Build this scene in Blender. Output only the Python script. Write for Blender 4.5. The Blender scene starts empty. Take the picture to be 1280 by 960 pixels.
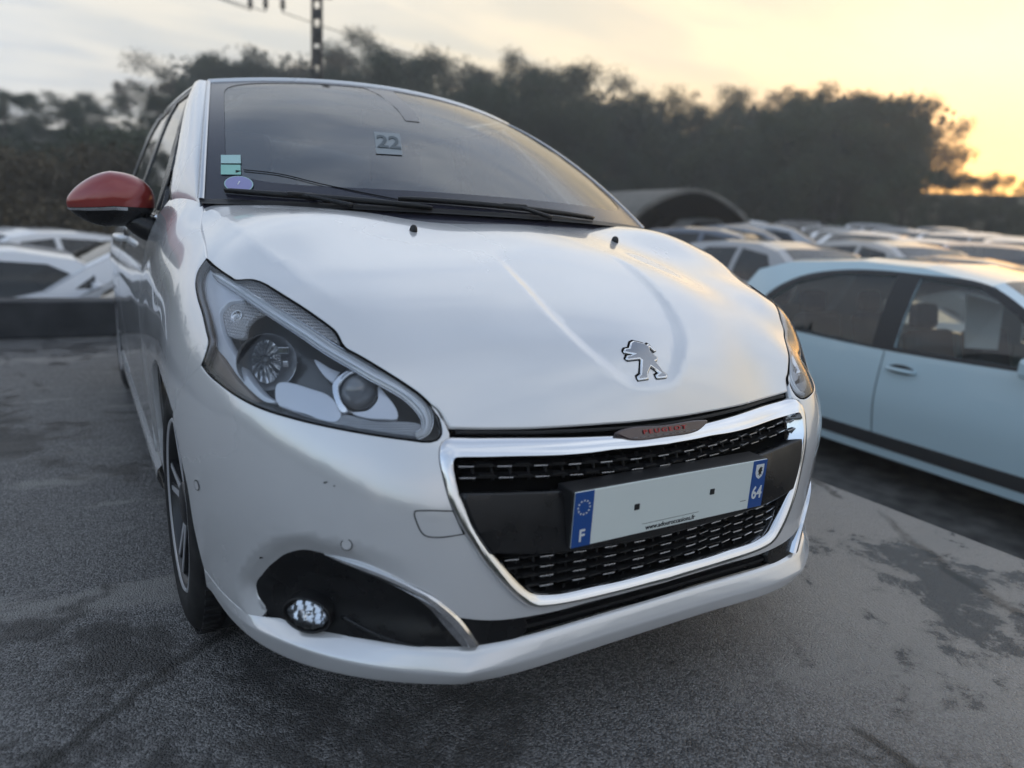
import bpy, bmesh, math, random
import numpy as np
from mathutils import Vector, Matrix, Quaternion
from mathutils import geometry as MG

random.seed(7)
RNG = np.random.default_rng(7)
S = bpy.context.scene
COL = S.collection

# ------------------------------------------------------------------ camera
cam_d = bpy.data.cameras.new('camera')
cam = bpy.data.objects.new('camera', cam_d)
COL.objects.link(cam)
S.camera = cam
YAW, PITCH, ROLL = 0.558665, 0.226922, 0.064936
def cam_axes(y, p, r):
    cy, sy, cp, sp = math.cos(y), math.sin(y), math.cos(p), math.sin(p)
    f = Vector((sy*cp, cy*cp, -sp)); rt = Vector((cy, -sy, 0)); up = rt.cross(f)
    return rt*math.cos(r)+up*math.sin(r), up*math.cos(r)-rt*math.sin(r), f
_r, _u, _f = cam_axes(YAW, PITCH, ROLL)
CAM_POS = Vector((-1.005097, -0.956735, 1.021789))
m = Matrix((_r, _u, -_f)).transposed().to_4x4(); m.translation = CAM_POS
cam.matrix_world = m
cam_d.sensor_width = 36; cam_d.sensor_fit = 'HORIZONTAL'
cam_d.lens = 36*881.92/1280
cam_d.clip_start = .05; cam_d.clip_end = 3000
cam_d.dof.use_dof = True
cam_d.dof.focus_distance = 1.65
cam_d.dof.aperture_fstop = 1.75

# ------------------------------------------------------------------ light
S.view_settings.view_transform = 'Standard'; S.view_settings.look = 'None'
S.view_settings.exposure = 2.0; S.view_settings.gamma = 1
SUN_AZ = math.radians(66)      # from +y towards +x
SUN_EL = math.radians(4.0)
sun_dir = Vector((math.sin(SUN_AZ)*math.cos(SUN_EL), math.cos(SUN_AZ)*math.cos(SUN_EL), math.sin(SUN_EL)))
world = bpy.data.worlds.new('World'); S.world = world; world.use_nodes = True
def build_world():
    nt = world.node_tree; N = nt.nodes; L = nt.links
    N.clear()
    out = N.new('ShaderNodeOutputWorld'); bg = N.new('ShaderNodeBackground')
    sky = N.new('ShaderNodeTexSky'); sky.sky_type = 'NISHITA'; sky.sun_disc = False
    sky.sun_elevation = SUN_EL; sky.sun_rotation = SUN_AZ
    sky.air_density = 1.0; sky.dust_density = 1.6; sky.ozone_density = 1.2
    bg.inputs[1].default_value = 1.0
    tc = N.new('ShaderNodeTexCoord')
    def math_(op, a, b=None, c=None):
        n = N.new('ShaderNodeMath'); n.operation = op
        for i, v in enumerate((a, b, c)):
            if v is None: continue
            if isinstance(v, (int, float)): n.inputs[i].default_value = v
            else: L.new(v, n.inputs[i])
        return n.outputs[0]
    def vmath(op, a, b):
        n = N.new('ShaderNodeVectorMath'); n.operation = op
        for i, v in enumerate((a, b)):
            if isinstance(v, tuple): n.inputs[i].default_value = v
            else: L.new(v, n.inputs[i])
        return n
    d = vmath('NORMALIZE', tc.outputs['Generated'], (0, 0, 0)).outputs[0]
    sep = N.new('ShaderNodeSeparateXYZ'); L.new(d, sep.inputs[0])
    cs = vmath('DOT_PRODUCT', d, tuple(sun_dir)).outputs['Value']
    def ramp(x, stops, interp='EASE'):
        r = N.new('ShaderNodeValToRGB'); L.new(x, r.inputs[0]); r.color_ramp.interpolation = interp
        e = r.color_ramp.elements
        while len(e) < len(stops): e.new(.5)
        for k, (p, c) in zip(e, stops): k.position = p; k.color = (*c, 1)
        return r.outputs[0]
    def mix(f, a, b, mode='MIX'):
        n = N.new('ShaderNodeMix'); n.data_type = 'RGBA'; n.blend_type = mode
        if isinstance(f, (int, float)): n.inputs[0].default_value = f
        else: L.new(f, n.inputs[0])
        for i, v in ((6, a), (7, b)):
            if isinstance(v, tuple): n.inputs[i].default_value = (*v, 1)
            else: L.new(v, n.inputs[i])
        return n.outputs[2]
    base = mix(1.0, sky.outputs[0], (SKY_GAIN*1.03, SKY_GAIN*.98, SKY_GAIN*1.10), 'MULTIPLY')
    # thin high cloud sheet: noise on the plane z = 1, coloured by the angle to the sun
    zz = math_('MAXIMUM', sep.outputs[2], 0.05)
    zz = math_('ADD', zz, 0.12)
    px = math_('DIVIDE', sep.outputs[0], zz); py = math_('DIVIDE', sep.outputs[1], zz)
    cb = N.new('ShaderNodeCombineXYZ'); L.new(px, cb.inputs[0]); L.new(py, cb.inputs[1])
    mp = N.new('ShaderNodeMapping'); L.new(cb.outputs[0], mp.inputs[0])
    mp.inputs['Rotation'].default_value = (0, 0, 0.5); mp.inputs['Scale'].default_value = (.55, 1.25, 1)
    nz = N.new('ShaderNodeTexNoise'); L.new(mp.outputs[0], nz.inputs[0])
    nz.inputs['Scale'].default_value = 1.1; nz.inputs['Detail'].default_value = 7; nz.inputs['Roughness'].default_value = .58; nz.inputs['Distortion'].default_value = .7
    el = sep.outputs[2]
    # cover: nearly closed sheet towards the sunset, broken overhead
    c1 = math_('MULTIPLY_ADD', cs, .20, .02)
    cov = math_('ADD', nz.outputs['Fac'], c1)
    low = math_('MULTIPLY', math_('SUBTRACT', .55, el), .30)
    cov = math_('ADD', cov, low)
    cmask = ramp(cov, [(.36, (.25,)*3), (.66, (1,)*3)])
    s01 = math_('MULTIPLY_ADD', cs, .5, .5)
    ccol = ramp(s01, [(0.0, (.275, .273, .295)), (.45, (.25, .25, .268)), (.66, (.245, .258, .277)), (.80, (.258, .246, .225)), (.91, (.295, .246, .162)), (.965, (.315, .222, .100)), (1.0, (.56, .25, .04))], 'LINEAR')
    pale = ramp(s01, [(.78, (.272, .255, .220)), (1.0, (.300, .252, .165))]); lw = ramp(el, [(.10, (0,)*3), (.22, (.9,)*3)]); ccol = mix(lw, ccol, pale)
    ccol = mix(ramp(s01, [(.60, (1,)*3), (.78, (0,)*3)]), ccol, ramp(s01, [(0.0, (.275, .273, .295)), (.45, (.25, .25, .268)), (.66, (.245, .258, .277)), (.80, (.258, .246, .225))]))
    # higher up the sheet is lit by the blue sky rather than by the sunset
    hi = ramp(el, [(.30, (0,)*3), (.60, (1,)*3)]); ccol = mix(hi, ccol, (.262, .288, .325))
    nz2 = N.new('ShaderNodeTexNoise'); L.new(mp.outputs[0], nz2.inputs[0])
    nz2.inputs['Scale'].default_value = 2.6; nz2.inputs['Detail'].default_value = 6; nz2.inputs['Distortion'].default_value = .5
    shade = ramp(nz2.outputs['Fac'], [(.32, (.80, .84, .90)), (.64, (1.08, 1.05, 1.0))])
    ccol = mix(1.0, ccol, shade, 'MULTIPLY')
    col = mix(math_('MULTIPLY', cmask, .88), base, ccol)
    L.new(col, bg.inputs[0]); L.new(bg.outputs[0], out.inputs[0])
SKY_GAIN = 0.15
build_world()
sd = bpy.data.lights.new('sun', 'SUN'); sd.energy = 0.3; sd.angle = math.radians(.6); sd.color = (1, .70, .45)
sun = bpy.data.objects.new('sun', sd); COL.objects.link(sun)
sun.rotation_euler = sun_dir.to_track_quat('Z', 'Y').to_euler(); sun.location = sun_dir*60

# ------------------------------------------------------------------ helpers
def empty(name, label, cat, loc=(0, 0, 0), group=None):
    o = bpy.data.objects.new(name, None); COL.objects.link(o); o.location = loc
    o.empty_display_size = .1
    o['label'] = label; o['category'] = cat
    if group: o['group'] = group
    return o
def world_of(o):
    return (world_of(o.parent) @ o.matrix_parent_inverse if o.parent else Matrix.Identity(4)) @ o.matrix_basis
def parent(o, p):
    if p is not None:
        o.parent = p; o.matrix_parent_inverse = world_of(p).inverted()
def link(name, mesh, par=None, label=None, kind=None):
    o = bpy.data.objects.new(name, mesh); COL.objects.link(o)
    parent(o, par)
    if label: o['label'] = label
    if kind: o['kind'] = kind
    return o
def copy_tree(o, par=None):
    c = o.copy(); COL.objects.link(c)
    if par is not None: c.parent = par
    for ch in list(o.children): copy_tree(ch, c)
    return c

class MB:
    """mesh collector: verts, faces, material slots, optional normals"""
    def __init__(s): s.v = []; s.f = []; s.m = []; s.n = []; s.mats = []; s.uv = None; s.sm = []
    def mat(s, m):
        if m not in s.mats: s.mats.append(m)
        return s.mats.index(m)
    def add(s, V, F, m, N=None, smooth=True):
        k = len(s.v); mi = s.mat(m)
        V = [tuple(map(float, p)) for p in V]
        s.v += V
        s.n += [tuple(map(float, p)) for p in N] if N is not None else [None]*len(V)
        for f in F: s.f.append(tuple(i+k for i in f)); s.m.append(mi); s.sm.append(smooth)
    def build(s, name, par=None, label=None, kind=None, sharp=None):
        me = bpy.data.meshes.new(name)
        for i, f in enumerate(s.f):
            n = s.n[f[0]]
            if n is None: continue
            a, b, c = (s.v[f[0]], s.v[f[1]], s.v[f[2]])
            e = (b[0]-a[0], b[1]-a[1], b[2]-a[2]); g = (c[0]-a[0], c[1]-a[1], c[2]-a[2])
            k = (e[1]*g[2]-e[2]*g[1], e[2]*g[0]-e[0]*g[2], e[0]*g[1]-e[1]*g[0])
            ns = [s.n[j] for j in f]
            if sum(k[0]*q[0]+k[1]*q[1]+k[2]*q[2] for q in ns) < 0: s.f[i] = f[::-1]
        me.from_pydata(s.v, [], s.f)
        for mt in s.mats: me.materials.append(mt)
        me.polygons.foreach_set('material_index', s.m)
        me.polygons.foreach_set('use_smooth', s.sm)
        me.update()
        if any(n is not None for n in s.n):
            dn = [me.vertices[i].normal if s.n[i] is None else s.n[i] for i in range(len(s.v))]
            me.normals_split_custom_set_from_vertices([tuple(x) for x in dn])
        elif sharp is not None:
            me.set_sharp_from_angle(angle=sharp)
        return link(name, me, par, label, kind)
    # primitives
    def box(s, c, d, m, R=None, bev=0):
        bm = bmesh.new(); bmesh.ops.create_cube(bm, size=1)
        for v in bm.verts: v.co = Vector((v.co.x*d[0], v.co.y*d[1], v.co.z*d[2]))
        if bev: bmesh.ops.bevel(bm, geom=bm.edges[:]+bm.verts[:], offset=bev, segments=2, profile=.5, affect='EDGES')
        M = Matrix.Translation(c) @ (R.to_4x4() if R is not None else Matrix.Identity(4))
        bm.verts.index_update()
        s.add([M @ v.co for v in bm.verts], [[v.index for v in f.verts] for f in bm.faces], m, smooth=False)
        bm.free()
    def lathe(s, prof, m, M=Matrix.Identity(4), n=48, smooth=True):
        """prof: (r, h) list spun about local Z"""
        V = []; F = []
        for r, h in prof:
            for i in range(n):
                a = 2*math.pi*i/n; V.append(M @ Vector((r*math.cos(a), r*math.sin(a), h)))
        for j in range(len(prof)-1):
            for i in range(n):
                a = j*n+i; b = j*n+(i+1) % n
                F.append((a, b, b+n, a+n))
        s.add(V, F, m, smooth=smooth)
    def tube(s, pts, r, m, n=8, cap=True):
        pts = [Vector(p) for p in pts]; V = []; F = []
        rr = r if hasattr(r, '__len__') else [r]*len(pts)
        up = None
        for i, p in enumerate(pts):
            t = (pts[min(i+1, len(pts)-1)]-pts[max(i-1, 0)]).normalized()
            if up is None: up = t.orthogonal().normalized()
            up = (up - t*up.dot(t)).normalized(); w = t.cross(up)
            for k in range(n):
                a = 2*math.pi*k/n; V.append(p+(up*math.cos(a)+w*math.sin(a))*rr[i])
        for i in range(len(pts)-1):
            for k in range(n):
                F.append((i*n+k, i*n+(k+1) % n, (i+1)*n+(k+1) % n, (i+1)*n+k))
        if cap: F.append(tuple(range(n))[::-1]); F.append(tuple((len(pts)-1)*n+k for k in range(n)))
        s.add(V, F, m)
    def grid(s, P, m, smooth=True, flip=False):
        """P: array rows x cols x 3"""
        P = np.asarray(P, float); a, b = P.shape[:2]
        F = []
        for i in range(a-1):
            for j in range(b-1):
                q = (i*b+j, i*b+j+1, (i+1)*b+j+1, (i+1)*b+j)
                F.append(q[::-1] if flip else q)
        s.add(P.reshape(-1, 3), F, m, smooth=smooth)
    def prism(s, loop, dvec, m, smooth=False):
        """extrude closed loop (3D) along dvec, capped"""
        n = len(loop); lo = [Vector(p) for p in loop]; d = Vector(dvec)
        tri = MG.tessellate_polygon([lo])
        V = lo+[p+d for p in lo]
        F = [tuple(t) for t in tri]+[tuple(i+n for i in t[::-1]) for t in tri]
        F += [(i, (i+1) % n, (i+1) % n+n, i+n) for i in range(n)]
        s.add(V, F, m, smooth=smooth)

def spline(xs, ys):
    """natural cubic spline through scalar points"""
    xs = np.array(xs, float); ys = np.array(ys, float); n = len(xs); h = np.diff(xs)
    A = np.zeros((n, n)); b = np.zeros(n); A[0, 0] = A[-1, -1] = 1
    for i in range(1, n-1):
        A[i, i-1] = h[i-1]; A[i, i] = 2*(h[i-1]+h[i]); A[i, i+1] = h[i]
        b[i] = 6*((ys[i+1]-ys[i])/h[i]-(ys[i]-ys[i-1])/h[i-1])
    M = np.linalg.solve(A, b)
    def f(x):
        x = np.clip(np.asarray(x, float), xs[0], xs[-1]); i = np.clip(np.searchsorted(xs, x)-1, 0, n-2)
        a = xs[i+1]-x; c = x-xs[i]; hh = h[i]
        return (M[i]*a**3+M[i+1]*c**3)/(6*hh)+(ys[i]/hh-M[i]*hh/6)*a+(ys[i+1]/hh-M[i+1]*hh/6)*c
    return f
def catmull(P, step, closed=False, corners=()):
    """resample polyline through its points as a centripetal-ish Catmull-Rom curve; corners stay sharp"""
    P = np.asarray(P, float); n = len(P); out = []
    segs = n if closed else n-1
    for i in range(segs):
        p1 = P[i]; p2 = P[(i+1) % n]
        p0 = P[i-1] if (closed or i > 0) and i not in corners else 2*p1-p2
        j = (i+1) % n
        p3 = P[(i+2) % n] if (closed or i+2 < n) and j not in corners else 2*p2-p1
        L = np.linalg.norm(p2-p1); k = max(1, int(math.ceil(L/step)))
        t = np.arange(k)/k
        # tension scaled tangents
        l0 = np.linalg.norm(p1-p0)+1e-9; l2 = np.linalg.norm(p3-p2)+1e-9
        m1 = ((p1-p0)/l0*L+(p2-p1))/2 if l0 > 0 else p2-p1
        m2 = ((p2-p1)+(p3-p2)/l2*L)/2
        t = t[:, None]; h = (2*t**3-3*t**2+1)*p1+(t**3-2*t**2+t)*m1+(-2*t**3+3*t**2)*p2+(t**3-t**2)*m2
        out.append(h)
    out = np.vstack(out)
    if not closed: out = np.vstack([out, P[-1:]])
    return out
def pip(P, poly):
    x, y = P[:, 0], P[:, 1]; r = np.zeros(len(P), bool); n = len(poly)
    for i in range(n):
        x1, y1 = poly[i]; x2, y2 = poly[(i+1) % n]
        if y1 == y2: continue
        c = ((y1 > y) != (y2 > y)) & (x < (x2-x1)*(y-y1)/(y2-y1)+x1)
        r ^= c
    return r
def dist_poly(P, poly, closed=True):
    A = np.asarray(poly, float); B = np.roll(A, -1, 0)
    if not closed: A = A[:-1]; B = B[:-1]
    best = np.full(len(P), 1e9)
    for a, b in zip(A, B):
        e = b-a; l = e@e+1e-18; t = np.clip(((P-a)@e)/l, 0, 1)
        best = np.minimum(best, np.hypot(*(P-a-t[:, None]*e).T))
    return best
def area2(p): p = np.asarray(p); return .5*np.sum(p[:, 0]*np.roll(p[:, 1], -1)-np.roll(p[:, 0], -1)*p[:, 1])
def offset2(poly, e):
    """move a closed 2D loop inward (e>0)"""
    p = np.asarray(poly, float); s = 1 if area2(p) > 0 else -1
    a = np.roll(p, 1, 0); b = np.roll(p, -1, 0)
    t1 = p-a; t2 = b-p
    t1 /= np.linalg.norm(t1, axis=1)[:, None]+1e-12; t2 /= np.linalg.norm(t2, axis=1)[:, None]+1e-12
    n1 = np.c_[-t1[:, 1], t1[:, 0]]; n2 = np.c_[-t2[:, 1], t2[:, 0]]
    n = n1+n2; n /= np.linalg.norm(n, axis=1)[:, None]+1e-12
    k = np.clip(1/np.maximum((n*n1).sum(1), .35), 1, 2.2)
    return p+n*(k*e*s)[:, None]
def lift_panel(mb, lift, loop, mat, spacing, scale=1.0, holes=(), lines=(), inset=.0012, rim=.012, rimmat=None, liner=None, liner_d=.014, liner_o=.006, nflip=1, eps=.0012):
    """Cut a panel out of the surface 2D -> lift(2D)=3D along clean outlines, with analytic normals and a folded rim."""
    sc = 1/scale
    def nrm(P):
        e = eps*sc
        a = lift(P+[e, 0])-lift(P-[e, 0]); b = lift(P+[0, e])-lift(P-[0, e])
        n = np.cross(a, b); return nflip*n/(np.linalg.norm(n, axis=1)[:, None]+1e-15)
    loops = [np.asarray(loop, float)]+[np.asarray(h, float) for h in holes]
    inn = [offset2(l, (inset*sc) if i == 0 else -(inset*sc)) for i, l in enumerate(loops)]
    lo = np.min(loops[0], 0); hi = np.max(loops[0], 0); h = spacing*sc
    xs = np.arange(lo[0], hi[0], h); ys = np.arange(lo[1], hi[1], h*.866)
    G = np.array([(x+(h/2 if j % 2 else 0), y) for j, y in enumerate(ys) for x in xs])
    if len(G):
        k = pip(G, inn[0])
        for q in inn[1:]: k &= ~pip(G, q)
        G = G[k]
        k = np.ones(len(G), bool)
        for q in inn: k &= dist_poly(G, q) > h*.45
        for q in lines: k &= dist_poly(G, q, False) > h*.4
        G = G[k]
    V = []; E = []
    for q in inn:
        b = len(V); n = len(q); V += q.tolist(); E += [(b+i, b+(i+1) % n) for i in range(n)]
    for q in lines:
        b = len(V); n = len(q); V += np.asarray(q).tolist(); E += [(b+i, b+i+1) for i in range(n-1)]
    V += G.tolist()
    vo, eo, fo, *_ = MG.delaunay_2d_cdt([Vector(v) for v in V], E, [], 0, 1e-7)
    P = np.array([(v.x, v.y) for v in vo]); F = np.array(fo, int)
    c = P[F].mean(1); keep = pip(c, inn[0])
    for q in inn[1:]: keep &= ~pip(c, q)
    F = F[keep]
    W = lift(P); NN = nrm(P)
    # orient
    fn = np.cross(W[F[:, 1]]-W[F[:, 0]], W[F[:, 2]]-W[F[:, 0]])
    flip = (fn*NN[F[:, 0]]).sum(1) < 0
    F[flip] = F[flip][:, ::-1]
    used = np.unique(F); mp = -np.ones(len(P), int); mp[used] = np.arange(len(used))
    mb.add(W[used], mp[F].tolist(), mat, NN[used])
    if rim:
        for i, (q0, q1) in enumerate(zip(inn, loops)):
            n = len(q0); A = lift(q0); nA = nrm(q0); B0 = lift(q1); nB = nrm(q1)
            o = B0-A; o -= nB*(o*nB).sum(1)[:, None]; o /= np.linalg.norm(o, axis=1)[:, None]+1e-12
            Bv = B0-nB*inset*.8; Cv = B0-nB*rim
            nb = nB+o; nb /= np.linalg.norm(nb, axis=1)[:, None]
            FF = []
            for j in range(n):
                k2 = (j+1) % n
                FF += [(j, k2, n+k2, n+j), (n+j, n+k2, 2*n+k2, 2*n+j)]
            mb.add(np.vstack([A, Bv, Cv]), FF, rimmat or mat, np.vstack([nA, nb, o]))
    if liner is not None:
        L2 = offset2(loops[0], -liner_o*sc)
        step = max(1, len(L2)//120)
        def l2(Q): return lift(Q)-nrm(Q)*liner_d
        sub = MB()
        lift_panel(sub, l2, L2[::step], liner, spacing*3, scale, [offset2(q, liner_o*sc)[::max(1, len(q)//120)] for q in loops[1:]], rim=0, inset=0, nflip=nflip, eps=eps)
        mb.add(sub.v, sub.f, liner, sub.n)

# ------------------------------------------------------------------ materials
def mat(name, base=(.5, .5, .5), rough=.5, metal=0., spec=.5, coat=0., **k):
    m = bpy.data.materials.new(name); m.use_nodes = True
    b = m.node_tree.nodes['Principled BSDF']
    b.inputs['Base Color'].default_value = (*base, 1); b.inputs['Roughness'].default_value = rough
    b.inputs['Metallic'].default_value = metal; b.inputs['Specular IOR Level'].default_value = spec
    b.inputs['Coat Weight'].default_value = coat; b.inputs['Coat Roughness'].default_value = k.get('cr', .03)
    if 'emit' in k: b.inputs['Emission Color'].default_value = (*k['emit'], 1); b.inputs['Emission Strength'].default_value = k.get('es', 1)
    return m
def nodes(m): return m.node_tree.nodes, m.node_tree.links, m.node_tree.nodes['Principled BSDF']
def add_noise_color(m, scale, a, b, lo=.4, hi=.6, detail=4, coord='Object'):
    N, L, B = nodes(m)
    tc = N.new('ShaderNodeTexCoord'); nz = N.new('ShaderNodeTexNoise'); nz.inputs['Scale'].default_value = scale; nz.inputs['Detail'].default_value = detail
    L.new(tc.outputs[coord], nz.inputs['Vector'])
    r = N.new('ShaderNodeValToRGB'); L.new(nz.outputs['Fac'], r.inputs[0])
    r.color_ramp.elements[0].position = lo; r.color_ramp.elements[1].position = hi
    r.color_ramp.elements[0].color = (*a, 1); r.color_ramp.elements[1].color = (*b, 1)
    L.new(r.outputs[0], B.inputs['Base Color']); return nz
def add_noise_rough(m, scale, a, b, lo=.4, hi=.6):
    N, L, B = nodes(m)
    tc = N.new('ShaderNodeTexCoord'); nz = N.new('ShaderNodeTexNoise'); nz.inputs['Scale'].default_value = scale; nz.inputs['Detail'].default_value = 5
    L.new(tc.outputs['Object'], nz.inputs['Vector'])
    r = N.new('ShaderNodeMapRange'); L.new(nz.outputs['Fac'], r.inputs[0])
    r.inputs[1].default_value = lo; r.inputs[2].default_value = hi; r.inputs[3].default_value = a; r.inputs[4].default_value = b
    L.new(r.outputs[0], B.inputs['Roughness'])
def add_bump(m, scale, strength, dist=.01, detail=4):
    N, L, B = nodes(m)
    tc = N.new('ShaderNodeTexCoord'); nz = N.new('ShaderNodeTexNoise'); nz.inputs['Scale'].default_value = scale; nz.inputs['Detail'].default_value = detail
    L.new(tc.outputs['Object'], nz.inputs['Vector'])
    bp = N.new('ShaderNodeBump'); bp.inputs['Strength'].default_value = strength; bp.inputs['Distance'].default_value = dist
    L.new(nz.outputs['Fac'], bp.inputs['Height']); L.new(bp.outputs[0], B.inputs['Normal'])
def glass_mat(name, tint=(.9, .95, .95), rough=.0, ior=1.45, gloss=1.0):
    """thin pane: clear transmission mixed with mirror reflection by the Fresnel term"""
    m = bpy.data.materials.new(name); m.use_nodes = True; N = m.node_tree.nodes; L = m.node_tree.links; N.clear()
    out = N.new('ShaderNodeOutputMaterial'); mx = N.new('ShaderNodeMixShader'); tr = N.new('ShaderNodeBsdfTransparent'); gl = N.new('ShaderNodeBsdfGlossy'); fr = N.new('ShaderNodeFresnel')
    fr.inputs[0].default_value = ior; tr.inputs[0].default_value = (*tint, 1); gl.inputs['Roughness'].default_value = rough; gl.inputs[0].default_value = (gloss, gloss, gloss, 1)
    L.new(fr.outputs[0], mx.inputs[0]); L.new(tr.outputs[0], mx.inputs[1]); L.new(gl.outputs[0], mx.inputs[2]); L.new(mx.outputs[0], out.inputs[0])
    return m

M_paint = mat('pearl_white_paint', (.74, .735, .735), .25, .32, .5, coat=1.0, cr=.010)
M_paint.node_tree.nodes['Principled BSDF'].inputs['Coat IOR'].default_value = 1.9
add_noise_rough(M_paint, 2.0, .23, .28)
M_red = mat('red_mirror_paint', (.30, .034, .028), .3, .25, .5, coat=1.0, cr=.05)
M_chrome = mat('chrome', (.80, .81, .83), .07, 1.0); add_noise_rough(M_chrome, 9, .04, .12)
M_satin = mat('satin_chrome', (.62, .63, .65), .22, 1.0)
M_black = mat('gloss_black_plastic', (.008, .008, .009), .28, 0, .45); add_noise_rough(M_black, 14, .2, .42)
M_grain = mat('grained_black_plastic', (.014, .014, .015), .5, 0, .4); add_bump(M_grain, 700, .12, .002)
M_dark = mat('gap_black', (.003, .003, .003), .9, 0, .1)
M_rubber = mat('tyre_rubber', (.012, .012, .013), .75, 0, .35); add_noise_color(M_rubber, 25, (.009, .009, .01), (.028, .027, .026), .35, .75)
M_alloy = mat('machined_alloy', (.66, .66, .68), .38, .6)
M_alloyd = mat('dark_alloy', (.02, .02, .022), .35, 0, .5)
M_lens = glass_mat('headlight_lens', (.93, .95, .97), .0, 1.42)
M_glass = glass_mat('clear_glass', (.62, .70, .70), 0, 1.5)
M_sideglass = glass_mat('side_glass', (.30, .34, .34), 0, 1.75)
M_mirror = mat('mirror_silver', (.85, .85, .86), .03, 1.0)
M_lilac = mat('silver_bezel', (.82, .83, .88), .26, .2, .5)
M_lampdark = mat('lamp_dark_cavity', (.13, .125, .12), .25, .35, .5)
M_lampgrey = mat('lamp_grey', (.40, .40, .41), .2, .6)
M_orange = mat('orange_bulb', (.5, .16, .04), .3)
M_plate = mat('plate_white', (.74, .79, .75), .38, 0, .5); add_noise_rough(M_plate, 20, .3, .5)
M_blue = mat('plate_blue', (.012, .075, .29), .4)
M_white = mat('white_print', (.75, .76, .75), .5)
M_blackprint = mat('black_print', (.012, .012, .012), .6)
M_redprint = mat('red_print', (.45, .03, .03), .45)
M_cabin = mat('cabin_dark', (.055, .058, .062), .8, 0, .3)
M_seat = mat('seat_cloth', (.10, .10, .11), .9)

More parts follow.
